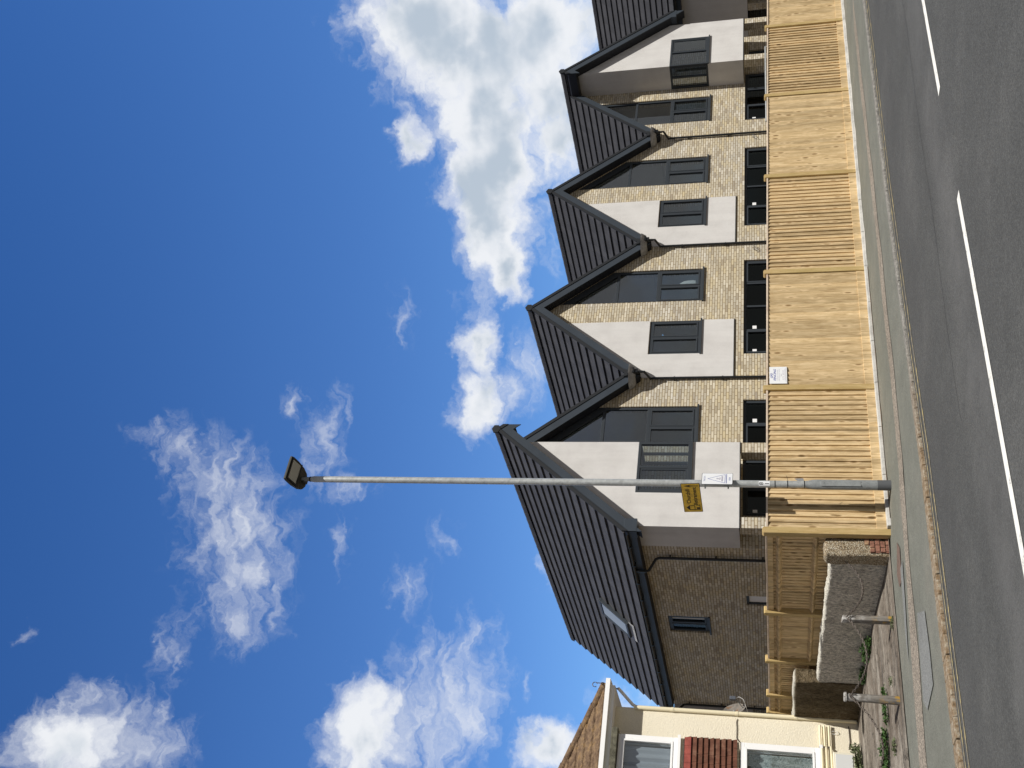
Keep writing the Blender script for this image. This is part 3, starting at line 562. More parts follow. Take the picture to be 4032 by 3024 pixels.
# projecting bays
def bay(x0, x1, xc, wx0, wx1, side):
    bot, wz0, wz1 = 2.38, 3.65, 5.06
    zt = lambda x: zr_(x, xc)-.22
    if side > 0: o = [(x0, bot), (x1, bot), (x1, wz0), (wx0, wz0), (wx0, wz1), (x1, wz1), (x1, zt(x1)), (x0, zt(x0))]
    else: o = [(x0, bot), (x1, bot), (x1, zt(x1)), (x0, zt(x0)), (x0, wz1), (wx1, wz1), (wx1, wz0), (x0, wz0)]
    MB().plate(o, [], TY(YB), 0, .12).build('render_wall', RENDER, B)
    T, xs = (TXr(x1), x1) if side > 0 else (TX(x0), x0)
    MB().plate([(YB+.123, bot), (YF-.003, bot), (YF-.003, wz0), (YB+.123, wz0)], [], T, 0, .12).build('render_wall', RENDER, B)
    MB().plate([(YB+.123, wz1), (YF-.003, wz1), (YF-.003, zt(xs)), (YB+.123, zt(xs))], [], T, 0, .12).build('render_wall', RENDER, B)
    T2, x2 = (TX(x0), x0) if side > 0 else (TXr(x1), x1)
    MB().plate([(YB+.123, bot), (YF-.003, bot), (YF-.003, zt(x2)), (YB+.123, zt(x2))], [], T2, 0, .12).build('render_wall', RENDER, B)
    MB().box(x0+.125, x1-.125, YB+.125, YF-.004, bot+.002, bot+.09).build('bay_soffit', SOFFIT, B)
    MB().box(x0-.012, x1+.012, YB-.012, YB+.05, bot-.022, bot-.002).build('render_bead', VERGE, B)
    # corner window frame
    fr = MB(); f = .075
    for a, b, c_, d in ((wx0, wx1, wz0, wz0+f), (wx0, wx1, wz1-f, wz1), (wx0, wx0+f, wz0+f+.001, wz1-f-.001), (wx1-f, wx1, wz0+f+.001, wz1-f-.001), ((wx0+wx1)/2-.035, (wx0+wx1)/2+.035, wz0+f+.001, wz1-f-.001)):
        fr.tbox(TY(YB-.004), a, b, c_, d, 0, .07)
    for a, b, c_, d in ((YB+.07, YF-.01, wz0, wz0+f), (YB+.07, YF-.01, wz1-f, wz1), (YF-.01-f, YF-.01, wz0+f+.001, wz1-f-.001), (YB+.07, YB+.07+f*.5, wz0+f+.001, wz1-f-.001), ((YB+YF)/2-.02, (YB+YF)/2+.04, wz0+f+.001, wz1-f-.001)):
        fr.tbox(T, a, b, c_, d, -.004, .07)
    w = fr.build('window', FRAME, B, bevel=.004)
    mid = (wx0+wx1)/2
    for a, b in ((wx0+f, mid-.035), (mid+.035, wx1-f)):
        MB().tbox(TY(YB+.03), a, b, wz0+f, wz1-f, 0, .006).build('pane', GLASS, w)
        if (side > 0) == (a < mid-.1): 
            s_ = MB()
            for q in ((a+.002, b-.002, wz0+f+.002, wz0+f+.05), (a+.002, b-.002, wz1-f-.05, wz1-f-.002), (a+.002, a+.05, wz0+f+.051, wz1-f-.051), (b-.05, b-.002, wz0+f+.051, wz1-f-.051)): s_.tbox(TY(YB+.012), *q, 0, .05)
            s_.build('sash', FRAME, w)
    my = (YB+YF)/2+.01
    for a, b in ((YB+.11, my-.03), (my+.03, YF-.01-f)): MB().tbox(T, a, b, wz0+f, wz1-f, .03, .036).build('pane', GLASS, w)
    MB().tbox(TY(YB), wx0-.03 if side > 0 else wx0-.05, wx1+.05 if side > 0 else wx1+.03, wz0-.045, wz0-.002, -.05, -.001).build('sill', FRAME, w)
    for px in (x0, x1-.33):
        MB().box(px+.01, px+.32, YB+.012, YB+.33, 0, bot-.024).build('brick_pier', BRICK, B)
bay(13.28, 15.90, XC[0], 14.29, 15.90, 1)
bay(32.93, 35.58, XC[3], 32.93, 34.62, -1)
# windows
def window(T, x0, x1, z0, z1, cols, parent=B, frame=FRAME, pane=GLASS, sash=(), f=.07, d=.07, sill=True, rec=.05, rows=(), split=None, stick=()):
    fr = MB()
    bars = [(x0, x1, z0, z0+f), (x0, x1, z1-f, z1), (x0, x0+f, z0+f+.0005, z1-f-.0005), (x1-f, x1, z0+f+.0005, z1-f-.0005)]
    xs = split or [x0+(x1-x0)*i/cols for i in range(1, cols)]
    for xm in xs: bars.append((xm-.035, xm+.035, z0+f+.0005, z1-f-.0005))
    for q in bars: fr.tbox(T, *q, rec, rec+d)
    w = fr.build('window', frame, parent, bevel=.004); ed = [x0+f-.035]+xs+[x1-f+.035]
    for i in range(len(ed)-1):
        a, b = ed[i]+.035, ed[i+1]-.035
        MB().tbox(T, a, b, z0+f, z1-f, rec+.034, rec+.040).build('pane', pane, w)
        if i in sash:
            s_ = MB(); k = .048
            for q in ((a+.003, b-.003, z0+f+.003, z0+f+k), (a+.003, b-.003, z1-f-k, z1-f-.003), (a+.003, a+k, z0+f+k+.001, z1-f-k-.001), (b-k, b-.003, z0+f+k+.001, z1-f-k-.001)): s_.tbox(T, *q, rec-.012, rec+.05)
            s_.build('sash', frame, w, bevel=.003)
        if i in stick: MB().tbox(T, a+.04, a+.16, z1-.38, z1-.26, rec+.028, rec+.031).build('sticker', PAPER, w)
    if sill: MB().tbox(T, x0-.04, x1+.04, z0-.05, z0-.003, -.045, rec-.002).build('sill', frame, w)
    return w
for i, s in enumerate(SMALL): window(TY(YF-.02), *s[:4], 2, sash=(0, 1), rec=.03)
for i, s in enumerate(GRND): window(TY(YF), *s[:4], s[4], pane=GLASSD, sash=(0, s[4]-1) if s[4] > 2 else (0,), f=.08, rec=.06, stick=((0,), (1,), (0, 1), (1,), (0,), ())[i])
window(TX(13.28), *SIDEW[0][:4], 2, sash=(0, 1), pane=GLASSD)
dw = window(TX(13.28), *SIDED[0][:4], 1, pane=PAPER, sill=False, f=.08)
for i, (x0, x1, s) in TALL.items():
    poly = tall_poly(x0, x1, s); f = .08; fr = MB(); T = TY(YF)
    fr.tbox(T, x0, x1, 3.62, 3.70, .05, .13); fr.tbox(T, x0, x0+f, 3.7005, poly[3][1]-.20 if s > 0 else poly[3][1]-.1, .05, .13); fr.tbox(T, x1-f, x1, 3.7005, poly[2][1]-.1 if s > 0 else poly[2][1]-.20, .05, .13)
    fr.tbox(T, x0+f+.001, x1-f-.001, 4.96, 5.05, .048, .13); fr.tbox(T, x0+f+.001, x1-f-.001, 6.27, 6.36, .048, .13); mid = (x0+x1)/2
    fr.tbox(T, mid-.03, mid+.03, 3.7005, 4.9595, .05, .13)
    (xl, zl), (xr, zr2) = (poly[3], poly[2]); fr.prism([(xl, zl-.34), (xr, zr2-.34), (xr, zr2), (xl, zl)], T, .04, .135)
    w = fr.build('window', FRAME, B, bevel=.004)
    for q in ((x0+f, mid-.03, 3.70, 4.96), (mid+.03, x1-f, 3.70, 4.96)):
        MB().tbox(T, *q, .084, .09).build('pane', GLASS, w); a, b, c_, d = q; k = .05; s_ = MB()
        for r in ((a+.003, b-.003, c_+.003, c_+k), (a+.003, b-.003, d-k, d-.003), (a+.003, a+k, c_+k+.001, d-k-.001), (b-k, b-.003, c_+k+.001, d-k-.001)): s_.tbox(T, *r, .038, .1)
        s_.build('sash', FRAME, w, bevel=.003)
    MB().tbox(T, x0+f, x1-f, 5.05, 6.27, .084, .09).build('pane', GLASS, w)
    MB().prism([(x0+f, 6.36), (x1-f, 6.36), (x1-f, max(6.37, zr2-.34+(f*SL if s > 0 else -f*SL))), (x0+f, max(6.37, zl-.34+(-f*SL if s > 0 else f*SL)))], T, .084, .09).build('pane', GLASS, w)
    MB().tbox(T, x0-.04, x1+.04, 3.565, 3.617, -.05, .048).build('sill', FRAME, w)
# rooms behind the glass
IN = MB()
IN.box(13.6, 35.58, YF+.33, YF+4.6, 2.42, 2.66)
for xc in XC: IN.prism([(xc-2.74, 2.66), (xc+2.74, 2.66), (xc+2.74, AP-.50-SL*2.74), (xc, AP-.50), (xc-2.74, AP-.50-SL*2.74)], lambda a, b, d: (a, d, b), YF+4.42, YF+4.49)
for xw in (18.87, 24.41, 29.94): IN.box(xw-.025, xw+.025, YF+.33, YF+4.59, 2.66, 5.3)
IN.build('interior_wall', PLASTER, B)
for xc in XC:    # sloping ceilings under each roof
    IN = MB(); e = .45
    for s in (-1, 1):
        IN.prism([(xc, AP-e), (xc+s*2.7, AP-e-SL*2.7), (xc+s*2.7, AP-e-SL*2.7+.04), (xc, AP-e+.04)], lambda a, b, d: (a, d, b), YF+.34, YF+4.5)
    IN.build('sloping_ceiling', PLASTER, B)
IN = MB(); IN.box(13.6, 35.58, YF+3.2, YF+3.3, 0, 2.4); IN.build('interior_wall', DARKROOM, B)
# roofs: stepped courses of flat tiles, real butts
TH = math.atan(SL); CE = .345
def slope_mb(xc, s, hlen, y0, y1, y1e=None, start=.07):
    y1e = y1 if y1e is None else y1e; mb = MB(); tot = hlen/cos(TH); n = int(round((tot-start)/CE)); st = (tot-start)/n
    D = Vector((s*cos(TH), 0, -sin(TH))); N = Vector((s*sin(TH), 0, cos(TH))); A = Vector((xc, 0, AP-.05))
    for i in range(n):
        s0, s1 = start+i*st-.02, start+(i+1)*st; j = random.uniform(-.002, .002)
        ya = lerp(y1, y1e, s0/tot); yb = lerp(y1, y1e, s1/tot); pts = []
        for (ss, hh) in ((s0, -.035), (s1, -.035), (s1, .060+j), (s0, .010+j)):
            q = A+D*ss+N*hh; pts.append((q, ya if ss == s0 else yb))
        P8 = [(q.x, y0, q.z) for q, _ in pts] + [(q.x, yy, q.z) for q, yy in pts]
        mb.add(P8, [(0, 1, 2, 3), (7, 6, 5, 4), (0, 4, 5, 1), (1, 5, 6, 2), (2, 6, 7, 3), (3, 7, 4, 0)])
    # decking below
    for (sa, sb) in ((0.0, tot-.02),):
        q0, q1 = A+D*sa+N*-.15, A+D*sb+N*-.15; q2, q3 = A+D*sb+N*-.04, A+D*sa+N*-.04
        mb.add([(q.x, y0+.02, q.z) for q in (q0, q1, q2, q3)]+[(q.x, (y1 if k in (0, 3) else y1e)-.02, q.z) for k, q in enumerate((q0, q1, q2, q3))], [(0, 1, 2, 3), (7, 6, 5, 4), (0, 4, 5, 1), (1, 5, 6, 2), (2, 6, 7, 3), (3, 7, 4, 0)])
    return mb
def ridge(xc, y0, y1, parent):
    mb = MB(); y = y0; r = .115
    prof = [(-r, -.085), (-r*.62, .03), (-r*.25, .075), (r*.25, .075), (r*.62, .03), (r, -.085)]
    while y < y1:
        L = min(.44, y1-y); k = 1.0; vs = []
        for yy, sc_ in ((y, 1.06), (y+L-.004, .97)):
            vs += [(xc+a*sc_, yy, AP+.0+b*sc_) for a, b in prof]
        mb.add(vs, [(i, i+1, i+7, i+6) for i in range(5)]+[(0, 1, 2, 3, 4, 5), (11, 10, 9, 8, 7, 6)]); y += .44
    o = mb.build('ridge_tiles', TILE, parent)
    c_ = MB().prism([(xc+.14*cos(a), AP-.0+.13*sin(a)) for a in [pi*(k/3+1/6) for k in range(6)]], lambda a, b, d: (a, d, b), y0-.045, y0-.002).build('ridge_end_cap', VERGE, parent, bevel=.006)
def rake(xc, s, d0, d1, yf, yw, parent=B, kicker=False):
    """verge trim, bargeboard and soffit along one sloping edge, from horizontal distance d0 to d1 from the apex"""
    L = lambda d, dz: (xc+s*d, AP-.05-SL*d+dz); T = lambda a, b, d: (a, d, b)
    MB().prism([L(d0, .075), L(d1, .075), L(d1, -.075), L(d0, -.075)], T, yf-.055, yf-.012).build('verge_trim', VERGE, parent)
    MB().prism([L(d0, -.080), L(d1, -.080), L(d1, -.43), L(d0, -.43)], T, yf-.035, yf-.008).build('bargeboard', FASCIA, parent)
    if yw-yf > .1: MB().prism([L(d0, -.40), L(d1, -.40), L(d1, -.425), L(d0, -.425)], T, yf-.007, yw-.002).build('soffit_board', SOFFIT, parent)
def roof_slope(mb): return mb.build('roof_slope', TILE, B)
yG, yP = YF-OV, YB-.30     # gable edge planes: main wall, projecting bays
# G1
roof_slope(slope_mb(XC[0], -1, 3.17, yP, 36.4, 34.75)); roof_slope(slope_mb(XC[0], 1, HW, yG, 34)); 
MB().prism([(XC[0], AP-.045), (XC[0]+.17, AP-.045-SL*.17), (XC[0]+.17, AP-.30-SL*.17), (XC[0], AP-.30)], lambda a, b, d: (a, d, b), yP, yG-.06).build('verge_return', FASCIA, B)
ridge(XC[0], yP-.02, 36.4, B); rake(XC[0], -1, 0, 3.17, yP, YB); rake(XC[0], 1, .0, .17, yP, YB-.5); rake(XC[0], 1, .14, HW-.05, yG, YF)
for i in (1, 2):
    roof_slope(slope_mb(XC[i], -1, HW, yG, 33)); roof_slope(slope_mb(XC[i], 1, HW, yG, 33)); ridge(XC[i], yG-.02, 33, B)
    rake(XC[i], -1, 0, HW-.05, yG, YF); rake(XC[i], 1, 0, HW-.05, yG, YF)
roof_slope(slope_mb(XC[3], -1, HW, yG, 33)); roof_slope(slope_mb(XC[3], 1, 3.3, yP, 33)); ridge(XC[3], yP-.02, 33, B)
rake(XC[3], 1, 0, 3.3, yP, YB); rake(XC[3], -1, .0, .17, yP, YB-.5); rake(XC[3], -1, .14, HW-.05, yG, YF)
MB().prism([(XC[3], AP-.045), (XC[3]-.17, AP-.045-SL*.17), (XC[3]-.17, AP-.33-SL*.17), (XC[3], AP-.33)], lambda a, b, d: (a, d, b), yP, yG-.06).build('verge_return', SOFFIT, B)
# eaves of the left flank
MB().box(12.945, 12.972, yP+.01, 34.7, 4.93, 5.19).build('fascia_board', FASCIA, B)
MB().box(12.975, 13.277, yP+.35, 34.7, 4.93, 4.955).build('soffit_board', SOFFIT, B)
def gutter(x, y0, y1, z, r=.062, parent=B):
    mb = MB(); n = 8; prof = [(x+r*cos(pi+pi*k/n), z+r*sin(pi+pi*k/n)) for k in range(n+1)] + [(x+(r-.008)*cos(2*pi-pi*k/n), z+(r-.008)*sin(2*pi-pi*k/n)) for k in range(n+1)]
    return mb.prism(prof, lambda a, b, d: (a, d, b), y0, y1).build('gutter', BLACKP, parent)
gt = gutter(12.875, yP+.02, 34.75, 5.17)
for k in range(12): MB().box(12.815, 12.94, 23.2+k, 23.225+k, 5.09, 5.185).build('gutter_bracket', BLACKP, gt)
MB().prism([(12.93, 4.90), (13.30, 4.90), (13.30, 5.22), (12.93, 5.22)], lambda a, b, d: (a, d, b), yP-.04, yP+.30).build('eaves_box_end', FASCIA, B, bevel=.004)
MB().prism([(35.62, 4.90), (36.05, 4.90), (36.05, 5.12), (35.62, 5.22)], lambda a, b, d: (a, d, b), yP-.04, yP+.30).build('eaves_box_end', FASCIA, B, bevel=.004)
MB().box(36.02, 36.05, yP+.31, 33, 4.9, 5.12).build('fascia_board', FASCIA, B)
# downpipes with hoppers at the valleys
def downpipe(pts, parent=B, r=.038, m_=BLACKP, brackets=()):
    o = MB().tube(pts, r, 10).build('downpipe', m_, parent, smooth=True)
    for b in brackets: MB().box(*b).build('pipe_bracket', m_, o)
    return o
for xv in (18.87, 24.41, 29.94):
    zv = AP-.05-SL*HW
    MB().lathe([(-.02, .24), (.03, .33), (.16, .40), (.17, .405)], (xv, yG+.12, zv-.22), 24).build('lead_valley_apron', LEAD, B, smooth=True)
    h = MB().box(xv-.10, xv+.10, yG-.22, yG-.05, zv-.22, zv-.02); h.box(xv-.07, xv+.07, yG-.19, yG-.06, zv-.32, zv-.221); h.build('hopper', BLACKP, B, bevel=.01)
    MB().prism([(xv-.14, zv+.10), (xv+.14, zv+.10), (xv+.10, zv-.01), (xv-.10, zv-.01)], lambda a, b, d: (a, d, b), yG-.10, yG+.02).build('valley_outlet', VERGE, B)
    ys_ = YF-.075
    downpipe([(xv, yG-.12, zv-.30), (xv, yG-.12, zv-.42), (xv, yG-.12, zv-.50), (xv, ys_+.02, zv-.66), (xv, ys_, zv-.74), (xv, ys_, 3), (xv, ys_, .05)], brackets=[(xv-.065, xv+.065, ys_, YF-.001, z, z+.03) for z in (4.3, 2.9, 1.5)])
downpipe([(12.90, 24.6, 5.12), (12.90, 24.6, 4.86), (12.92, 24.59, 4.78), (13.17, 24.42, 4.60), (13.20, 24.40, 4.50), (13.20, 24.40, .05)], brackets=[(13.2, 13.279, 24.34, 24.46, z, z+.03) for z in (4.2, 3.0, 1.8)])
downpipe([(12.90, 34.6, 5.12), (12.90, 34.6, 4.86), (12.92, 34.62, 4.78), (13.17, 34.78, 4.60), (13.20, 34.80, 4.50), (13.20, 34.80, .05)], brackets=[(13.2, 13.279, 34.74, 34.86, z, z+.03) for z in (4.4, 3.3, 2.2)])
for xv in (24.15, 29.72): MB().tube([(xv+.10*cos(t), YF-.02-.01*t, 1.98+.07*sin(t*1.3)) for t in [k*.35 for k in range(22)]], .006, 5).build('cable_tail', BLACKP, B)
MB().box(13.08, 13.6, 35.07, 39, 2.29, 4.95).build('render_wall', RENDER, B)
MB().box(13.28, 13.6, 35.4, 39, 0, 2.288).build('brick_wall', BRICK, B)
# rooflights
def rooflight(d, y0, L, wdt):
    D = Vector((-cos(TH), 0, -sin(TH))); N = Vector((-sin(TH), 0, cos(TH))); A = Vector((XC[0], 0, AP-.05))+D*(d/cos(TH))
    def q(s, y, h): v = A+D*s+N*h; return (v.x, y, v.z)
    def bx(mb, s0, s1, a, b, h0, h1): mb.hexa([q(s0, a, h0), q(s1, a, h0), q(s1, b, h0), q(s0, b, h0), q(s0, a, h1), q(s1, a, h1), q(s1, b, h1), q(s0, b, h1)])
    mb = MB(); bx(mb, 0, .09, y0, y0+wdt, .03, .14); bx(mb, L-.09, L, y0, y0+wdt, .03, .14); bx(mb, .091, L-.091, y0, y0+.09, .03, .14); bx(mb, .091, L-.091, y0+wdt-.09, y0+wdt, .03, .14)
    w = mb.build('rooflight', FRAME, B, bevel=.008); mb = MB(); bx(mb, .09, L-.09, y0+.09, y0+wdt-.09, .115, .122); mb.build('pane', mat('rooflight_glass', (.06, .11, .18), .08, .6, metal=.5), w)
    mb = MB(); bx(mb, L+.002, L+.22, y0-.08, y0+wdt+.08, .052, .060); mb.build('flashing', LEAD, w)
rooflight(1.85, 28.95, 1.25, 1.0)

# further wing beyond the last gable, same development
Wg = empty('apartment_building', (0, 0, 0), 0, 'further dark roofed wing with pale render, only partly in view beyond the fourth gable', 'building')
def ws(mb): return mb.build('roof_slope', TILE, Wg)
XW = 41.6
ws(slope_mb(XW, -1, 3.17, 21.2, 33)); ws(slope_mb(XW, 1, 3.17, 21.2, 33)); ridge(XW, 21.18, 33, Wg)
for s in (-1, 1): rake(XW, s, 0, 3.17, 21.2, 21.5, Wg)
MB().plate([(38.8, 2.27), (44.4, 2.27), (44.4, 5.45), (41.6, AP-.22), (38.8, 5.45)], [rect(39.6, 41, 3.65, 5.06)], TY(21.5), 0, .15).build('render_wall', RENDER, Wg)
window(TY(21.5), 39.6, 41, 3.65, 5.06, 2, parent=Wg)
MB().box(38.8, 39.0, 21.652, 33, 2.27, 5.3).build('render_wall', RENDER, Wg)
MB().box(44.2, 44.4, 21.652, 33, 0, 5.3).build('brick_wall', BRICK, Wg)
MB().box(39.0, 44.2, 22.6, 22.9, 0, 2.26).build('brick_wall', BRICK, Wg)
MB().box(38.8, 39.0, 25.4, 33, 0, 2.265).build('brick_wall', BRICK, Wg)
for yy in (21.55, 24.3): MB().box(38.82, 39.13, yy, yy+.31, 0, 2.26).build('brick_pier', BRICK, Wg)
MB().box(39.001, 44.19, 21.66, 32.9, 2.28, 2.4).build('bay_soffit', SOFFIT, Wg)
MB().box(38.44, 38.47, 21.21, 33, 4.93, 5.19).build('fascia_board', FASCIA, Wg); MB().box(38.475, 38.798, 21.3, 33, 4.93, 4.955).build('soffit_board', SOFFIT, Wg)
gutter(38.37, 21.22, 33, 5.17, parent=Wg)

# galvanised handrail between fence and building
hr = empty('handrail', (27.5, 20, 0), 0, 'pale galvanised handrail standing behind the fence under the far gable', 'handrail')
MB().tube([(-1.9, 0, 1.58), (1.9, 0, 1.58)], .028, 8).build('top_rail', GALV, hr, smooth=True)
MB().tube([(-1.9, 0, 1.05), (1.9, 0, 1.05)], .02, 8).build('lower_rail', GALV, hr, smooth=True)
for px in (-1.9, 0, 1.9): MB().tube([(px, 0, 0), (px, 0, 1.57)], .024, 8).build('upright', GALV, hr, smooth=True)

# ------------------------------------------------------------------ cream house
H = empty('cream_house', (0, 0, 0), 0, 'cream rendered old house with white bay windows, tile hung band and lichened brown hipped roof', 'house')
HY = 20.4; HX = 7.6
MB().box(-6, HX, HY, HY+.25, -.1, 4.95).build('rendered_wall', CREAM, H)
MB().box(HX-.25, HX, HY+.252, HY+8, -.1, 4.95).build('rendered_wall', CREAM, H)
MB().box(-6, HX-.26, HY+7.75, HY+8, -.1, 4.95).build('rendered_wall', CREAM, H)
MB().box(-6, -5.75, HY+.252, HY+7.74, -.1, 4.95).build('rendered_wall', CREAM, H)
# hipped roof of wavy tiles
PIT = .72; EZ, EY, EX = 4.90, 20.08, 7.92
def pan_slope():
    mb = MB(); rows = 15; st = .28
    for r in range(rows):
        p0, p1 = r*st-.02, (r+1)*st; xr0 = EX-p0; xl = -6.3+p0*1.0; nx = int((xr0-4.2)/.035)
        vs = []; xsr = [4.2+(xr0-4.2)*i/nx for i in range(nx+1)]
        for p, h in ((p0, .055), (p1+.03, .012)):
            for xx in xsr:
                x_ = min(xx, EX-p); w = .022*abs(sin(x_*pi/.165))**.7; vs.append((x_, EY+p, EZ+PIT*p+h+w))
        for xx in xsr: vs.append((min(xx, EX-p0), EY+p0, EZ+PIT*p0-.01))
        n = nx+1; mb.add(vs, [(i, i+1, n+i+1, n+i) for i in range(nx)]+[(2*n+i, 2*n+i+1, i+1, i) for i in range(nx)])
    mb.add([(-6.3, EY, EZ-.02), (EX, EY, EZ-.02), (EX-4.2, EY+4.2, EZ+PIT*4.2-.02), (-2.1, EY+4.2, EZ+PIT*4.2-.02), (EX, EY+8.4, EZ-.02), (-6.3, EY+8.4, EZ-.02)], [(0, 1, 2, 3), (1, 4, 2), (5, 0, 3), (4, 5, 3, 2)])
    return mb
pan_slope().build('roof', PANT, H)
hp = MB()
for i in range(13):
    a, b = i*.32, i*.32+.34; pts = [Vector((EX-a, EY+a, EZ+PIT*a+.045)), Vector((EX-b, EY+b, EZ+PIT*b+.03))]; hp.tube(pts, .085, 10)
hp.build('hip_tiles', PANT, H, smooth=True)
sc_pts = [(EX+.02+.0*t, EY-.02, EZ+.10+.05*t) for t in range(3)] + [(EX+.05*cos(t)-.02, EY-.03, EZ+.24+.05*sin(t)) for t in [k*.5-1.2 for k in range(11)]]
MB().tube(sc_pts, .009, 6).build('hip_iron', CHAIN, H)
MB().box(-6.3, EX, EY+.0, EY+.022, EZ-.17, EZ-.012).build('fascia_board', WHITE, H)
MB().box(-6.3, EX-.001, EY+.023, HY-.001, EZ-.17, EZ-.155).build('soffit_board', WHITE, H)
MB().box(EX-.022, EX, EY+.023, EY+8.3, EZ-.17, EZ-.012).build('fascia_board', WHITE, H)
MB().box(HX+.001, EX-.023, HY, EY+8.3, EZ-.17, EZ-.155).build('soffit_board', WHITE, H)
def guth(p0, p1, along):
    r = .055; pr = [(-r, .045), (-r, -.045), (r, -.045), (r, .045), (r-.007, .045), (r-.007, -.038), (-r+.007, -.038), (-r+.007, .045)]
    T = (lambda a, b, d: (d, p0[1]+a, p0[2]+b)) if along == 'x' else (lambda a, b, d: (p0[0]+a, d, p0[2]+b))
    MB().prism(pr, T, p0[0] if along == 'x' else p0[1], p1).build('gutter', WHITE, H)
guth((-6.3, EY-.058, EZ-.035), EX+.1, 'x'); guth((EX+.056, EY, EZ-.035), EY+8.3, 'y')
MB().tube([(EX+.05, EY+.3, EZ-.09), (EX+.05, EY+.3, EZ-.2), (EX+.0, EY+.33, EZ-.26), (HX+.09, EY+.40, EZ-.5), (HX+.055, EY+.42, EZ-.58), (HX+.05, EY+.42, EZ-.9)], .034, 10).build('swan_neck', WHITE, H, smooth=True)
dp = MB().tube([(HX-.005, HY-.04, EZ-.55), (HX-.005, HY-.04, 3), (HX-.005, HY-.04, .05)], .042, 12).build('downpipe', CREAMP, H, smooth=True)
for z in (3.55, 2.28, 1.15): MB().lathe([(0, .048), (.045, .048)], (HX-.005, HY-.04, z), 12).build('pipe_collar', CREAMP, dp)
# two storey bay
BX, BYF = 6.87, 19.88
MB().box(2.6, BX, BYF+.02, HY-.001, 2.245, 3.37).build('bay_wall', CREAM, H)
MB().box(2.6, BX, BYF+.0, HY-.001, -.1, .74).build('bay_wall', CREAM, H)
MB().box(2.5, BX+.10, BYF-.10, HY-.002, 4.56, 4.68).build('bay_roof', mat('mossy_lead', (.12, .11, .08), .9, .1, build=mottled((.12, .115, .085), .5, 12, 60, .3)), H, bevel=.01)
def house_win(z0, z1, mullions, curtain):
    fr = MB(); f = .085; x0, x1 = 2.6, BX-.0; T = TY(BYF)
    for q in ((x0, x1, z0, z0+f), (x0, x1, z1-f, z1), (x1-f, x1, z0+f+.0005, z1-f-.0005), (x0, x0+f, z0+f+.0005, z1-f-.0005)): fr.tbox(T, *q, 0, .08)
    for xm in mullions: fr.tbox(T, xm-.05, xm+.05, z0+f+.0005, z1-f-.0005, 0, .08)
    fr.tbox(TXr(x1), BYF+.0805, HY-.002, z0, z0+f, 0, .06); fr.tbox(TXr(x1), BYF+.0805, HY-.002, z1-f, z1, 0, .06); fr.tbox(TXr(x1), HY-.09, HY-.002, z0+f+.0005, z1-f-.0005, 0, .06)
    w = fr.build('window', WHITE, H, bevel=.006); ed = [x0+f-.05]+list(mullions)+[x1-f+.05]
    for i in range(len(ed)-1):
        a, b = ed[i]+.05, ed[i+1]-.05
        MB().tbox(T, a, b, z0+f, z1-f, .04, .046).build('pane', GLASS, w)
        s_ = MB(); k = .04
        for q in ((a+.002, b-.002, z0+f+.002, z0+f+k), (a+.002, b-.002, z1-f-k, z1-f-.002), (a+.002, a+k, z0+f+k+.001, z1-f-k-.001), (b-k, b-.002, z0+f+k+.001, z1-f-k-.001)): s_.tbox(T, *q, -.012, .05)
        s_.build('sash', WHITE, w, bevel=.004)
    MB().tbox(TXr(x1), BYF+.09, HY-.1, z0+f, z1-f, .03, .036).build('pane', GLASS, w)
    MB().tbox(T, x0-.05, x1+.04, z0-.06, z0-.002, -.06, .0).build('sill', WHITE, w)
    if curtain == 'drape': spans = ((5.95, BX-.16, CURTG),)
    else: spans = ((2.8, BX-.16, NET),)
    for a, b, mt in spans:
        n = int((b-a)/.02); vs = []; 
        for z in (z0+f-.02, z1-f-.08 if curtain != 'drape' else z1-f):
            vs += [(a+(b-a)*i/n, BYF+.16+.022*sin(i*.9)+.012*sin(i*.37), z) for i in range(n+1)]
        MB().add(vs, [(i, i+1, n+1+i+1, n+1+i) for i in range(n)]).build('curtain', mt, w, smooth=True)
house_win(3.40, 4.55, [5.55, 4.2], 'drape'); house_win(.78, 2.22, [5.4, 4.1], 'net')
MB().box(-5.7, HX-.3, HY+1.5, HY+1.6, 0, 4.9).build('interior_wall', mat('dim_blue_room', (.10, .13, .17), .9, .1), H)
MB().box(2.6, BX-.002, BYF+.1, HY+1.4, 2.5, 2.6).build('interior_floor', DARKROOM, H)
# tile hanging between the bay windows
th = MB(); rows = 9; zt = 3.27; ex = .108
for r in range(rows):
    za, zb = zt-(r+1)*ex, zt-r*ex; th.cur = 1 if r == 0 else 0; off = .09 if r % 2 else 0; xx = BX+.03-(.0 if r % 2 else .012)
    while xx > 2.6:
        w_ = .165; j = random.uniform(-.003, .003); 
        th.hexa([(xx-w_+.004, BYF-.048+j, za-.02), (xx, BYF-.048+j, za-.02), (xx, BYF-.030+j, za-.02), (xx-w_+.004, BYF-.030+j, za-.02), (xx-w_+.004, BYF-.010, zb), (xx, BYF-.010, zb), (xx, BYF+.004, zb), (xx-w_+.004, BYF+.004, zb)])
        xx -= w_ if xx < BX-.05 else (w_-off)
for r in range(rows):
    za, zb = zt-(r+1)*ex, zt-r*ex
    th.cur = 0; th.hexa([(BX+.018, BYF-.04, za-.02), (BX+.036, BYF-.04, za-.02), (BX+.036, HY-.003, za-.02), (BX+.018, HY-.003, za-.02), (BX+.001, BYF-.005, zb), (BX+.012, BYF-.005, zb), (BX+.012, HY-.003, zb), (BX+.001, HY-.003, zb)])
th.build('hung_tiles', [CLAY, REDCLAY], H)
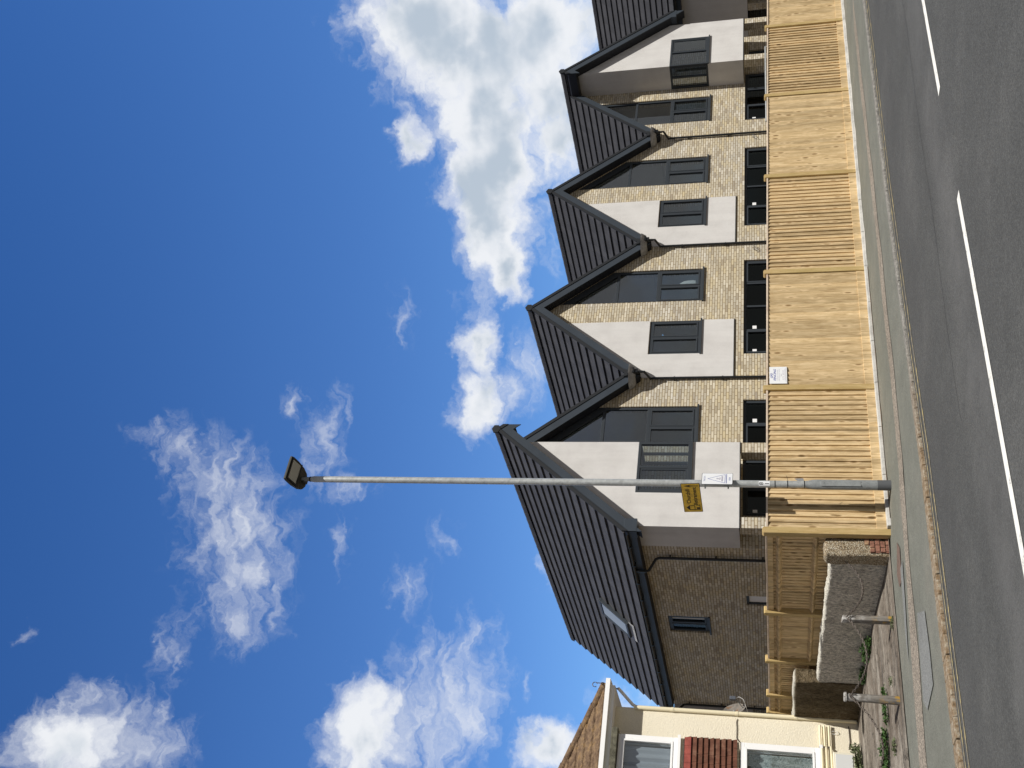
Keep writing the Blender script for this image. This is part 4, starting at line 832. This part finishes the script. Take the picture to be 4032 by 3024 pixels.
# pipes, cables, meter box
for k, z in enumerate((.735, .655, .57)):
    pp = MB().tube([(7.47, HY-.05, z), (6.99, HY-.05, z), (6.92, HY-.10, z), (6.90, BYF+.0, z), (6.84, BYF-.05, z), (5.0, BYF-.05, z)], .020, 8).build('service_pipe', CREAMP, H, smooth=True)
    MB().box(7.03, 7.06, HY-.08, HY-.001, z-.03, z+.03).build('pipe_clip', CHAIN, pp)
MB().tube([(7.50, HY-.012, 2.30), (7.44, HY-.012, 2.315), (7.3, HY-.012, 2.305), (7.12, HY-.012, 2.31), (7.05, HY-.012, 2.26), (7.02, HY-.012, 2.18)], .007, 5).build('cable', CHAIN, H)
MB().tube([(7.50, HY-.012, .20), (7.2, HY-.012, .19), (7.02, HY-.012, .22), (6.95, HY-.012, .18)], .009, 5).build('cable', CHAIN, H)
MB().tube([(7.35+.03*cos(t), HY-.03, .47+.06*sin(t)) for t in [k*.45 for k in range(14)]], .005, 5).build('cable', WHITE, H)
mbx = MB().box(6.30, 6.76, BYF-.16, BYF-.001, .16, .545).build('meter_box', mat('meter_box_plastic', (.72, .68, .55), .5, .3), H, bevel=.012)
MB().box(6.34, 6.72, BYF-.172, BYF-.161, .20, .505).build('meter_box_door', mat('meter_door', (.62, .63, .62), .45, .4), mbx, bevel=.004)

# satellite dish on the flank of the house
dsh = empty('satellite_dish', (7.86, 20.85, 2.38), 0, 'small rusty satellite dish fixed to the side of the cream house', 'satellite dish')
def dish():
    n, rg = 28, 6; vs = []; fs = []; nrm = Vector((.62, -.74, .28)).normalized(); u = nrm.cross(Vector((0, 0, 1))).normalized(); w = nrm.cross(u)
    for side in (0, 1):
        for i in range(rg+1):
            r = .215*i/rg
            for k in range(n):
                a = 2*pi*k/n; h = .9*r*r-.012*side; vs.append(u*r*cos(a)+w*r*1.08*sin(a)+nrm*(h-.03))
    b = (rg+1)*n
    for s_ in (0, 1):
        for i in range(rg):
            for k in range(n): fs.append((s_*b+i*n+k, s_*b+i*n+(k+1) % n, s_*b+(i+1)*n+(k+1) % n, s_*b+(i+1)*n+k))
    for k in range(n): fs.append((rg*n+k, rg*n+(k+1) % n, b+rg*n+(k+1) % n, b+rg*n+k))
    return MB().add(vs, fs), nrm, u, w
dm, nrm, du, dw_ = dish(); dm.build('reflector', RUST, dsh, smooth=True)
lp = nrm*.26 - Vector((0, 0, .10)); MB().tube([Vector((0, 0, -.20)), Vector((.02, -.02, -.19)), lp], .010, 6).build('feed_arm', GALVD, dsh)
MB().box(lp.x-.035, lp.x+.035, lp.y-.05, lp.y+.05, lp.z-.01, lp.z+.11).build('receiver', mat('receiver_grey', (.09, .10, .12), .5, .4), dsh, bevel=.008)
MB().tube([lp, lp+Vector((.04, 0, -.08)), lp+Vector((.0, .02, -.16)), Vector((-.02, .03, -.27)), Vector((-.24, 0, -.28))], .006, 5).build('cable', WHITE, dsh)
MB().tube([(-.01, .02, 0), (-.26, .02, -.02)], .018, 8).build('wall_bracket', GALVD, dsh)

# ------------------------------------------------------------------ street lamp
LX, LY, LZ = 8.44, 13.23, -.09
lamp = empty('street_lamp', (LX, LY, LZ), 0, 'tall galvanised street lamp post with a dark flat lantern, standing by the fence', 'street lamp')
MB().lathe([(-.1, .074), (1.02, .074), (1.09, .070), (1.15, .058), (1.19, .054)], (0, 0, 0), 28).build('base_section', GALVD, lamp, smooth=True)
MB().lathe([(1.19, .053), (4.5, .053), (7.0, .052), (8.60, .052), (9.03, .052), (9.08, .045), (9.10, .040)], (0, 0, 0), 24).build('column', GALV, lamp, smooth=True)
MB().lathe([(9.10, .038), (9.24, .036), (9.30, .020)], (0, 0, 0), 16).build('spigot', GALVD, lamp, smooth=True)
MB().lathe([(9.09, .044), (9.115, .044)], (0, 0, 0), 16).build('collar', VERGE, lamp)
MB().lathe([(0, .0755), (.19, .0755)], (0, 0, 0), 28).build('damp_band', mat('damp_steel', (.10, .105, .11), .6, .4), lamp, smooth=True)
mb = MB(); dd = Vector((-.30, -.95, 0)).normalized(); uu = Vector((dd.y, -dd.x, 0))*-1
c0 = dd*.070
mb.hexa([tuple(c0+uu*a+dd*b+Vector((0, 0, z))) for z in (.42, .98) for a, b in ((-.038, 0), (.038, 0), (.038, .006), (-.038, .006))]); mb.build('access_door', GALVD, lamp, bevel=.003)
for z in (1.62, 1.44, 1.20): MB().lathe([(0, .0555), (.012, .0555)], (0, 0, z), 20).build('cable_tie', BLACKP, lamp)
mb = MB(); mb.tube([(.05, -.02, 1.44), (.12, -.05, 1.46)], .003, 5); mb.build('tie_tail', BLACKP, lamp)
MB().hexa([(.045, -.025, 1.21), (.078, -.045, 1.22), (.080, -.043, 1.22), (.047, -.022, 1.21), (.045, -.025, 1.30), (.072, -.045, 1.35), (.074, -.043, 1.35), (.047, -.022, 1.30)]).build('torn_sticker', LEAD, lamp)
# number plate wrapped on the post
nd = Vector((-.616+.10, -.788-.1, 0)).normalized(); nu = Vector((-nd.y, nd.x, 0))
rot = 0.35; nd = Vector((-.40, -.916, 0)).normalized(); nu = Vector((-nd.y, nd.x, 0))
vs = []; 
for z in (1.70, 1.86):
    for k in range(7):
        a = (k-3)*.24; d_ = nd*cos(a)+nu*sin(a); vs.append(tuple(d_*.0545+Vector((0, 0, z))))
npl = MB().add(vs, [(k, k+1, 7+k+1, 7+k) for k in range(6)]).build('number_plate', SIGNW, lamp, smooth=True)
def Tn(a, b):
    an = a/.0552; d_ = nd*cos(an)+nu*sin(an); return Vector(d_)*.0562+Vector((0, 0, b))
text_mesh('lettering', '8', .085, lambda a, b: Tn(a, b+1.822), npl, SIGNBK); text_mesh('lettering', '1', .085, lambda a, b: Tn(a, b+1.738), npl, SIGNBK)
# lantern
ln = Vector((0, 0, 9.26)); La = Vector((-.02, -.97, .22)).normalized(); Wd = Vector((1, -.02, 0)).normalized(); Nn = Wd.cross(La); Nn = Nn if Nn.z > 0 else -Nn
def lq(w, l, h): return ln + Wd*w + La*l + Nn*h
out = [(-.07, -.13), (-.15, -.08), (-.20, .02), (-.225, .18), (-.225, .33), (-.21, .385), (.21, .385), (.225, .33), (.225, .18), (.20, .02), (.15, -.08), (.07, -.13)]
def ring(sc_, h, hb=None): return [tuple(lq(w*sc_, .10+(l-.10)*sc_, h+(hb or 0)*(l+.13))) for w, l in out]
vs = ring(1.0, .0)+ring(1.02, .035)+ring(.86, .085)+ring(.55, .11); n = len(out)
MB().add(vs, [tuple(range(n-1, -1, -1))]+[(j*n+i, j*n+(i+1) % n, (j+1)*n+(i+1) % n, (j+1)*n+i) for j in range(3) for i in range(n)]+[tuple(3*n+i for i in range(n))]).build('lantern', [LANT], lamp, bevel=.006)
lant = lamp.children[-1]
def lbox(w0, w1, l0, l1, h0, h1, mt, nm):
    return MB().hexa([tuple(lq(*p)) for p in ((w0, l0, h0), (w1, l0, h0), (w1, l1, h0), (w0, l1, h0), (w0, l0, h1), (w1, l0, h1), (w1, l1, h1), (w0, l1, h1))]).build(nm, mt, lant, bevel=.004)
lbox(-.175, .175, .13, .345, -.012, -.001, LENS, 'lens'); lbox(-.22, .22, .085, .098, -.006, -.001, VERGE, 'hinge_line')
lfr = MB()
for q in ((-.20, .20, .345, .365), (-.20, .20, .108, .129), (-.20, -.176, .1295, .3445), (.176, .20, .1295, .3445)):
    w0, w1, l0, l1 = q; lfr.hexa([tuple(lq(*p)) for p in ((w0, l0, -.016), (w1, l0, -.016), (w1, l1, -.016), (w0, l1, -.016), (w0, l0, -.001), (w1, l0, -.001), (w1, l1, -.001), (w0, l1, -.001))])
lfr.build('lens_frame', BLACKP, lant)
lbox(-.05, .05, -.10, .0, -.05, -.001, LANT, 'mounting_socket')

# ------------------------------------------------------------------ signs
def sign_frame(center, a, b):
    a = Vector(a).normalized(); b = Vector(b); b = (b-a*b.dot(a)).normalized(); n = a.cross(b); return Vector(center), a, b, n
def sign_obj(name, label, cat, center, a, b, w, h, face, edge, rim=.010, r=.012):
    C_, a, b, n = sign_frame(center, a, b); o = empty(name, C_, 0, label, cat)
    def q(x, y, d): return tuple(a*x+b*y+n*d)
    def slab(mb, w_, h_, d0, d1):
        pts = []; 
        for cx, cy, s in ((w_/2-r, -h_/2+r, -pi/2), (w_/2-r, h_/2-r, 0), (-w_/2+r, h_/2-r, pi/2), (-w_/2+r, -h_/2+r, pi)):
            pts += [(cx+r*cos(s+k*pi/6), cy+r*sin(s+k*pi/6)) for k in range(4)]
        return mb.prism(pts, q, d0, d1)
    slab(MB(), w, h, -.004, 0).build('panel', edge, o); slab(MB(), w-2*rim, h-2*rim, .0005, .0015).build('face', face, o)
    return o, (lambda x, y, d=.0022: Vector(q(x, y, d))), q
# yellow one: across the post, reaching towards the fence
ya = Vector((.24, -.968, .045)); yc = Vector((LX, LY, 2.765))+Vector((-.24, .968, 0)).normalized()*.245+Vector((-.06, -.012, 0))
ys_o, Ty, qy = sign_obj('direction_sign', 'yellow direction sign with black arrow, house emblem and lettering, strapped high on the lamp post', 'sign', yc, ya, (0.0, 0, 1), .60, .285, YEL, SIGNBK, .008)
text_mesh('lettering', 'Churchill', .088, lambda x, y: Ty(x+.035, y+.048), ys_o, SIGNBK, sx=.92, bold=.0022); text_mesh('lettering', 'Retirement', .088, lambda x, y: Ty(x+.035, y-.052), ys_o, SIGNBK, sx=.92, bold=.0022)
ar = MB(); ar.prism([(.245, -.115), (.257, -.115), (.257, .02), (.278, -.01), (.251, .105), (.224, -.01), (.245, .02)], qy, .002, .003); ar.build('arrow', SIGNBK, ys_o)
em = MB()
for pl in ([(-.262, .045), (-.205, .10), (-.148, .045)], [(-.255, .043), (-.243, .043), (-.243, -.11), (-.255, -.11)], [(-.167, .043), (-.155, .043), (-.155, -.02), (-.167, -.02)], [(-.242, -.022), (-.155, -.022), (-.155, -.032), (-.242, -.032)], [(-.235, -.10), (-.20, -.10), (-.20, -.055), (-.235, -.055)], [(-.242, -.11), (-.14, -.11), (-.14, -.101), (-.242, -.101)], [(-.16, -.05), (-.15, -.05), (-.15, -.10), (-.16, -.10)]):
    em.prism(pl, qy, .002, .003)
em.build('emblem', SIGNBK, ys_o)
# white notice lower down
wa = Vector((.915, .403, 0)); wn_ = Vector((.403, -.915, 0)); wc = Vector((LX, LY, 2.375))+wn_*.085
ws_o, Tw, qw = sign_obj('notice_sign', 'tall white notice with a blue triangle on the lamp post under the yellow sign', 'sign', wc, wa, (0, 0, 1), .30, .46, SIGNW, SIGNBK, .006)
text_mesh('lettering', 'THIS IS A', .036, lambda x, y: Tw(x, y+.185), ws_o, BLUEINK); text_mesh('lettering', 'AREA', .040, lambda x, y: Tw(x, y-.185), ws_o, BLUEINK)
tri = MB(); P3 = [(-.115, -.115), (.115, -.115), (0, .14)]
for i in range(3):
    (x0, y0), (x1, y1) = P3[i], P3[(i+1) % 3]; d = Vector((x1-x0, y1-y0)).normalized(); nn = Vector((-d.y, d.x))*.0028
    tri.prism([(x0-nn.x, y0-nn.y), (x1-nn.x, y1-nn.y), (x1+nn.x, y1+nn.y), (x0+nn.x, y0+nn.y)], qw, .002, .0028)
tri.prism([(-.125, -.14), (.125, -.14), (.125, -.132), (-.125, -.132)], qw, .002, .0028); tri.build('triangle_mark', BLUEINK, ws_o)
tri = MB(); tri.prism([(-.018, -.02), (.012, -.028), (.020, .004), (-.006, .018)], qw, .002, .0028); tri.prism([(-.07, -.085), (.07, -.085), (.07, -.062), (-.07, -.062)], qw, .002, .0028); tri.prism([(-.03, -.045), (.03, -.05), (.035, -.035), (-.03, -.03)], qw, .002, .0028); tri.build('emblem', GREYINK, ws_o)
for z in (.17, -.17): MB().hexa([tuple(Vector((0, 0, z))+wn_*-a_+wa*b_+Vector((0, 0, c_))) for c_ in (0, .02) for a_, b_ in ((.005, -.06), (.005, .06), (.14, .06), (.14, -.06))]).build('clip', GALVD, ws_o)
# fencing contractor board fixed to the fence
gc = Vector((10.955, fY(10.955)-.032, 1.452)); go, Tg, qg = sign_obj('contractor_sign', 'small white board with blue lettering screwed to the top of the timber fence', 'sign', gc, (1, .043, 0), (0, 0, 1), .37, .285, SIGNW, SIGNW, .003, .006)
text_mesh('lettering', 'GPD', .050, lambda x, y: Tg(x-.015, y+.105), go, BLUEINK, shear=.35, sx=1.1, bold=.001); text_mesh('lettering', 'FENCING', .054, lambda x, y: Tg(x, y+.053), go, BLUEINK, shear=.35, sx=1.12, bold=.001)
for tx, sz, yy in (('Landscape  Gardening', .027, .010), ('Garden Maintenance  Fencing', .022, -.018), ('Gary', .030, -.047), ('01372  381525', .036, -.082)): text_mesh('lettering', tx, sz, lambda x, y, yy=yy: Tg(x, y+yy), go, GREYINK)
mb = MB(); mb.prism([(-.16, -.124), (.16, -.124), (.16, -.120), (-.16, -.120)], qg, .002, .0026); mb.prism([(-.12, -.110), (.14, -.110), (.14, -.105), (-.12, -.105)], qg, .002, .0026); mb.build('small_print', GREYINK, go)

# ------------------------------------------------------------------ bollards and chains
def bollard(x, y, z, h, w, label, cap=False, lean=0):
    o = empty('bollard', (x, y, z), .25, label, 'bollard', 'timber bollards on the forecourt edge'); o.rotation_euler = (lean, lean*.6, .22)
    if cap: MB().lathe([(-.1, w*.62), (h*.5, w*.58), (h-.05, w*.55), (h-.045, w*.45), (h-.03, w*.45), (h-.028, w*.72), (h, w*.70), (h+.008, w*.55)], (0, 0, 0), 14).build('post', OLDW, o, smooth=True)
    else:
        MB().hexa([(-w/2, -w/2, -.1), (w/2, -w/2, -.1), (w/2, w/2, -.1), (-w/2, w/2, -.1), (-w*.47, -w*.48, h-.008), (w*.46, -w*.47, h-.015), (w*.47, w*.47, h+.006), (-w*.46, w*.46, h+.01)]).build('post', OLDW, o, bevel=.005)
    MB().tube([(0, -w*.62, h-.10), (0, -w*.75, h-.13), (0, -w*.62, h-.16)], .006, 5).build('staple', CHAIN, o)
    return o
bollard(6.75, 14.12, -.03, .665, .088, 'square timber bollard with flaking white top and yellow lichen, nearer the rough wall')
bollard(5.56, 14.05, -.03, .70, .095, 'round weathered timber bollard with a flat cap, nearer the cream house', cap=True, lean=.015)
def chain(p0, p1, sag, label):
    p0, p1 = Vector(p0), Vector(p1); o = empty('chain', (p0+p1)/2-Vector((0, 0, sag)), 0, label, 'chain', 'rusty chains hung between the bollards'); base = o.location.copy()
    n = int((p1-p0).length*1.12/.034); mb = MB()
    pts = [p0.lerp(p1, i/n)-Vector((0, 0, 4*sag*(i/n)*(1-i/n))) for i in range(n+1)]
    for i in range(n):
        c = (pts[i]+pts[i+1])/2-base; t = (pts[i+1]-pts[i]).normalized(); s_ = t.cross(Vector((0, 0, 1))).normalized(); w = s_ if i % 2 else t.cross(s_)
        ringp = [c+t*.025*cos(a)+w*.013*sin(a) for a in [2*pi*k/8 for k in range(9)]]; mb.tube(ringp, .0058, 4, cap=False)
    mb.build('links', CHAIN, o); return o
chain((7.66, 13.98, .62), (6.75, 14.05, .58), .27, 'rusty chain sagging from the rough wall end to the square bollard')
chain((6.75, 14.05, .58), (5.56, 13.98, .60), .25, 'rusty chain sagging between the square and the round bollard')
chain((5.56, 13.98, .60), (4.2, 13.9, .58), .36, 'rusty chain running from the round bollard towards the cream house and out of view')

# ------------------------------------------------------------------ weeds
def plant(name, loc, rx, ry, h, n, leaf, material, label, up=.4, cat='plant', group=None):
    o = empty(name, loc, 0, label, cat, group); mb = MB(); rr = random.Random(hash((round(loc[0], 2), n)) & 0xffff)
    for i in range(n):
        a = rr.uniform(0, 2*pi); r = sqrt(rr.random()); base = Vector((rx*r*cos(a), ry*r*sin(a), 0)); hh = h*(1-r*.6)*rr.uniform(.25, 1); p = base+Vector((rr.uniform(-.02, .02), rr.uniform(-.02, .02), hh))
        t = Vector((rr.uniform(-1, 1), rr.uniform(-1, 1), rr.uniform(-.4, up*2))).normalized(); s_ = t.cross(Vector((rr.uniform(-1, 1), rr.uniform(-1, 1), 1))).normalized(); L = leaf*rr.uniform(.5, 1.3); w = L*.3; nn = t.cross(s_)*L*.12
        mb.add([p, p+t*L*.5+s_*w+nn, p+t*L, p+t*L*.5-s_*w+nn], [(0, 1, 2, 3)])
    mb.build('foliage', material, o); st = MB()
    for i in range(max(4, n//60)):
        a = rr.uniform(0, 2*pi); r = rr.random()*.8; b = Vector((rx*r*cos(a)*.6, ry*r*sin(a)*.6, 0)); st.tube([b, b+Vector((rr.uniform(-.03, .03), rr.uniform(-.03, .03), h*.7))], .004, 4)
    st.build('stems', material, o); return o
WG = 'weeds on the forecourt'
plant('weed', (7.50, 16.8, .02), .08, .48, .20, 560, .05, LEAF, 'tall leafy green weeds growing along the foot of the rough grey wall', group=WG)
plant('weed', (7.50, 17.9, .02), .08, .35, .16, 300, .05, LEAF, 'low dark weeds at the wall foot close to its step', group=WG)
plant('weed', (5.92, 15.15, .02), .30, .10, .07, 420, .042, LEAF, 'low mat of green weeds in the forecourt crack behind the round bollard', group=WG)
plant('weed', (5.36, 15.45, .02), .30, .18, .11, 650, .055, LEAF, 'thick patch of dark green weeds on the forecourt at the picture edge', group=WG)
plant('weed', (5.95, 14.35, .0), .07, .05, .05, 60, .03, LEAF2, 'tiny olive tuft on the concrete between the bollards', group=WG)
plant('weed', (5.13, 14.6, .0), .12, .07, .06, 140, .035, LEAF2, 'small dry tuft in front of the thick weed patch', group=WG)
plant('weed', (6.65, 13.98, -.04), .10, .05, .05, 110, .03, LEAF2, 'small tuft at the base of the square bollard', group=WG)
plant('shrub', (6.55, 19.95, 0), .45, .30, .42, 2200, .05, LEAF2, 'bushy sage green shrub at the foot of the cream house below the meter box', cat='shrub')
# plastic bag hung inside the second gable's tall window
bg_ = MB(); 
prof = [(0, .02), (-.05, .05), (-.12, .10), (-.25, .13), (-.40, .14), (-.50, .12), (-.52, .05)]
bg_.lathe([(z, r) for z, r in prof][::-1], (0, 0, 0), 12); bo = bg_.build('plastic_bag', BAG, smooth=True); bo.scale = (1, .35, 1); bo.location = (23.02, YF+.28, 4.35)
tag(bo, 'pale crumpled plastic bag hanging inside the tall window of the second gable', 'bag')
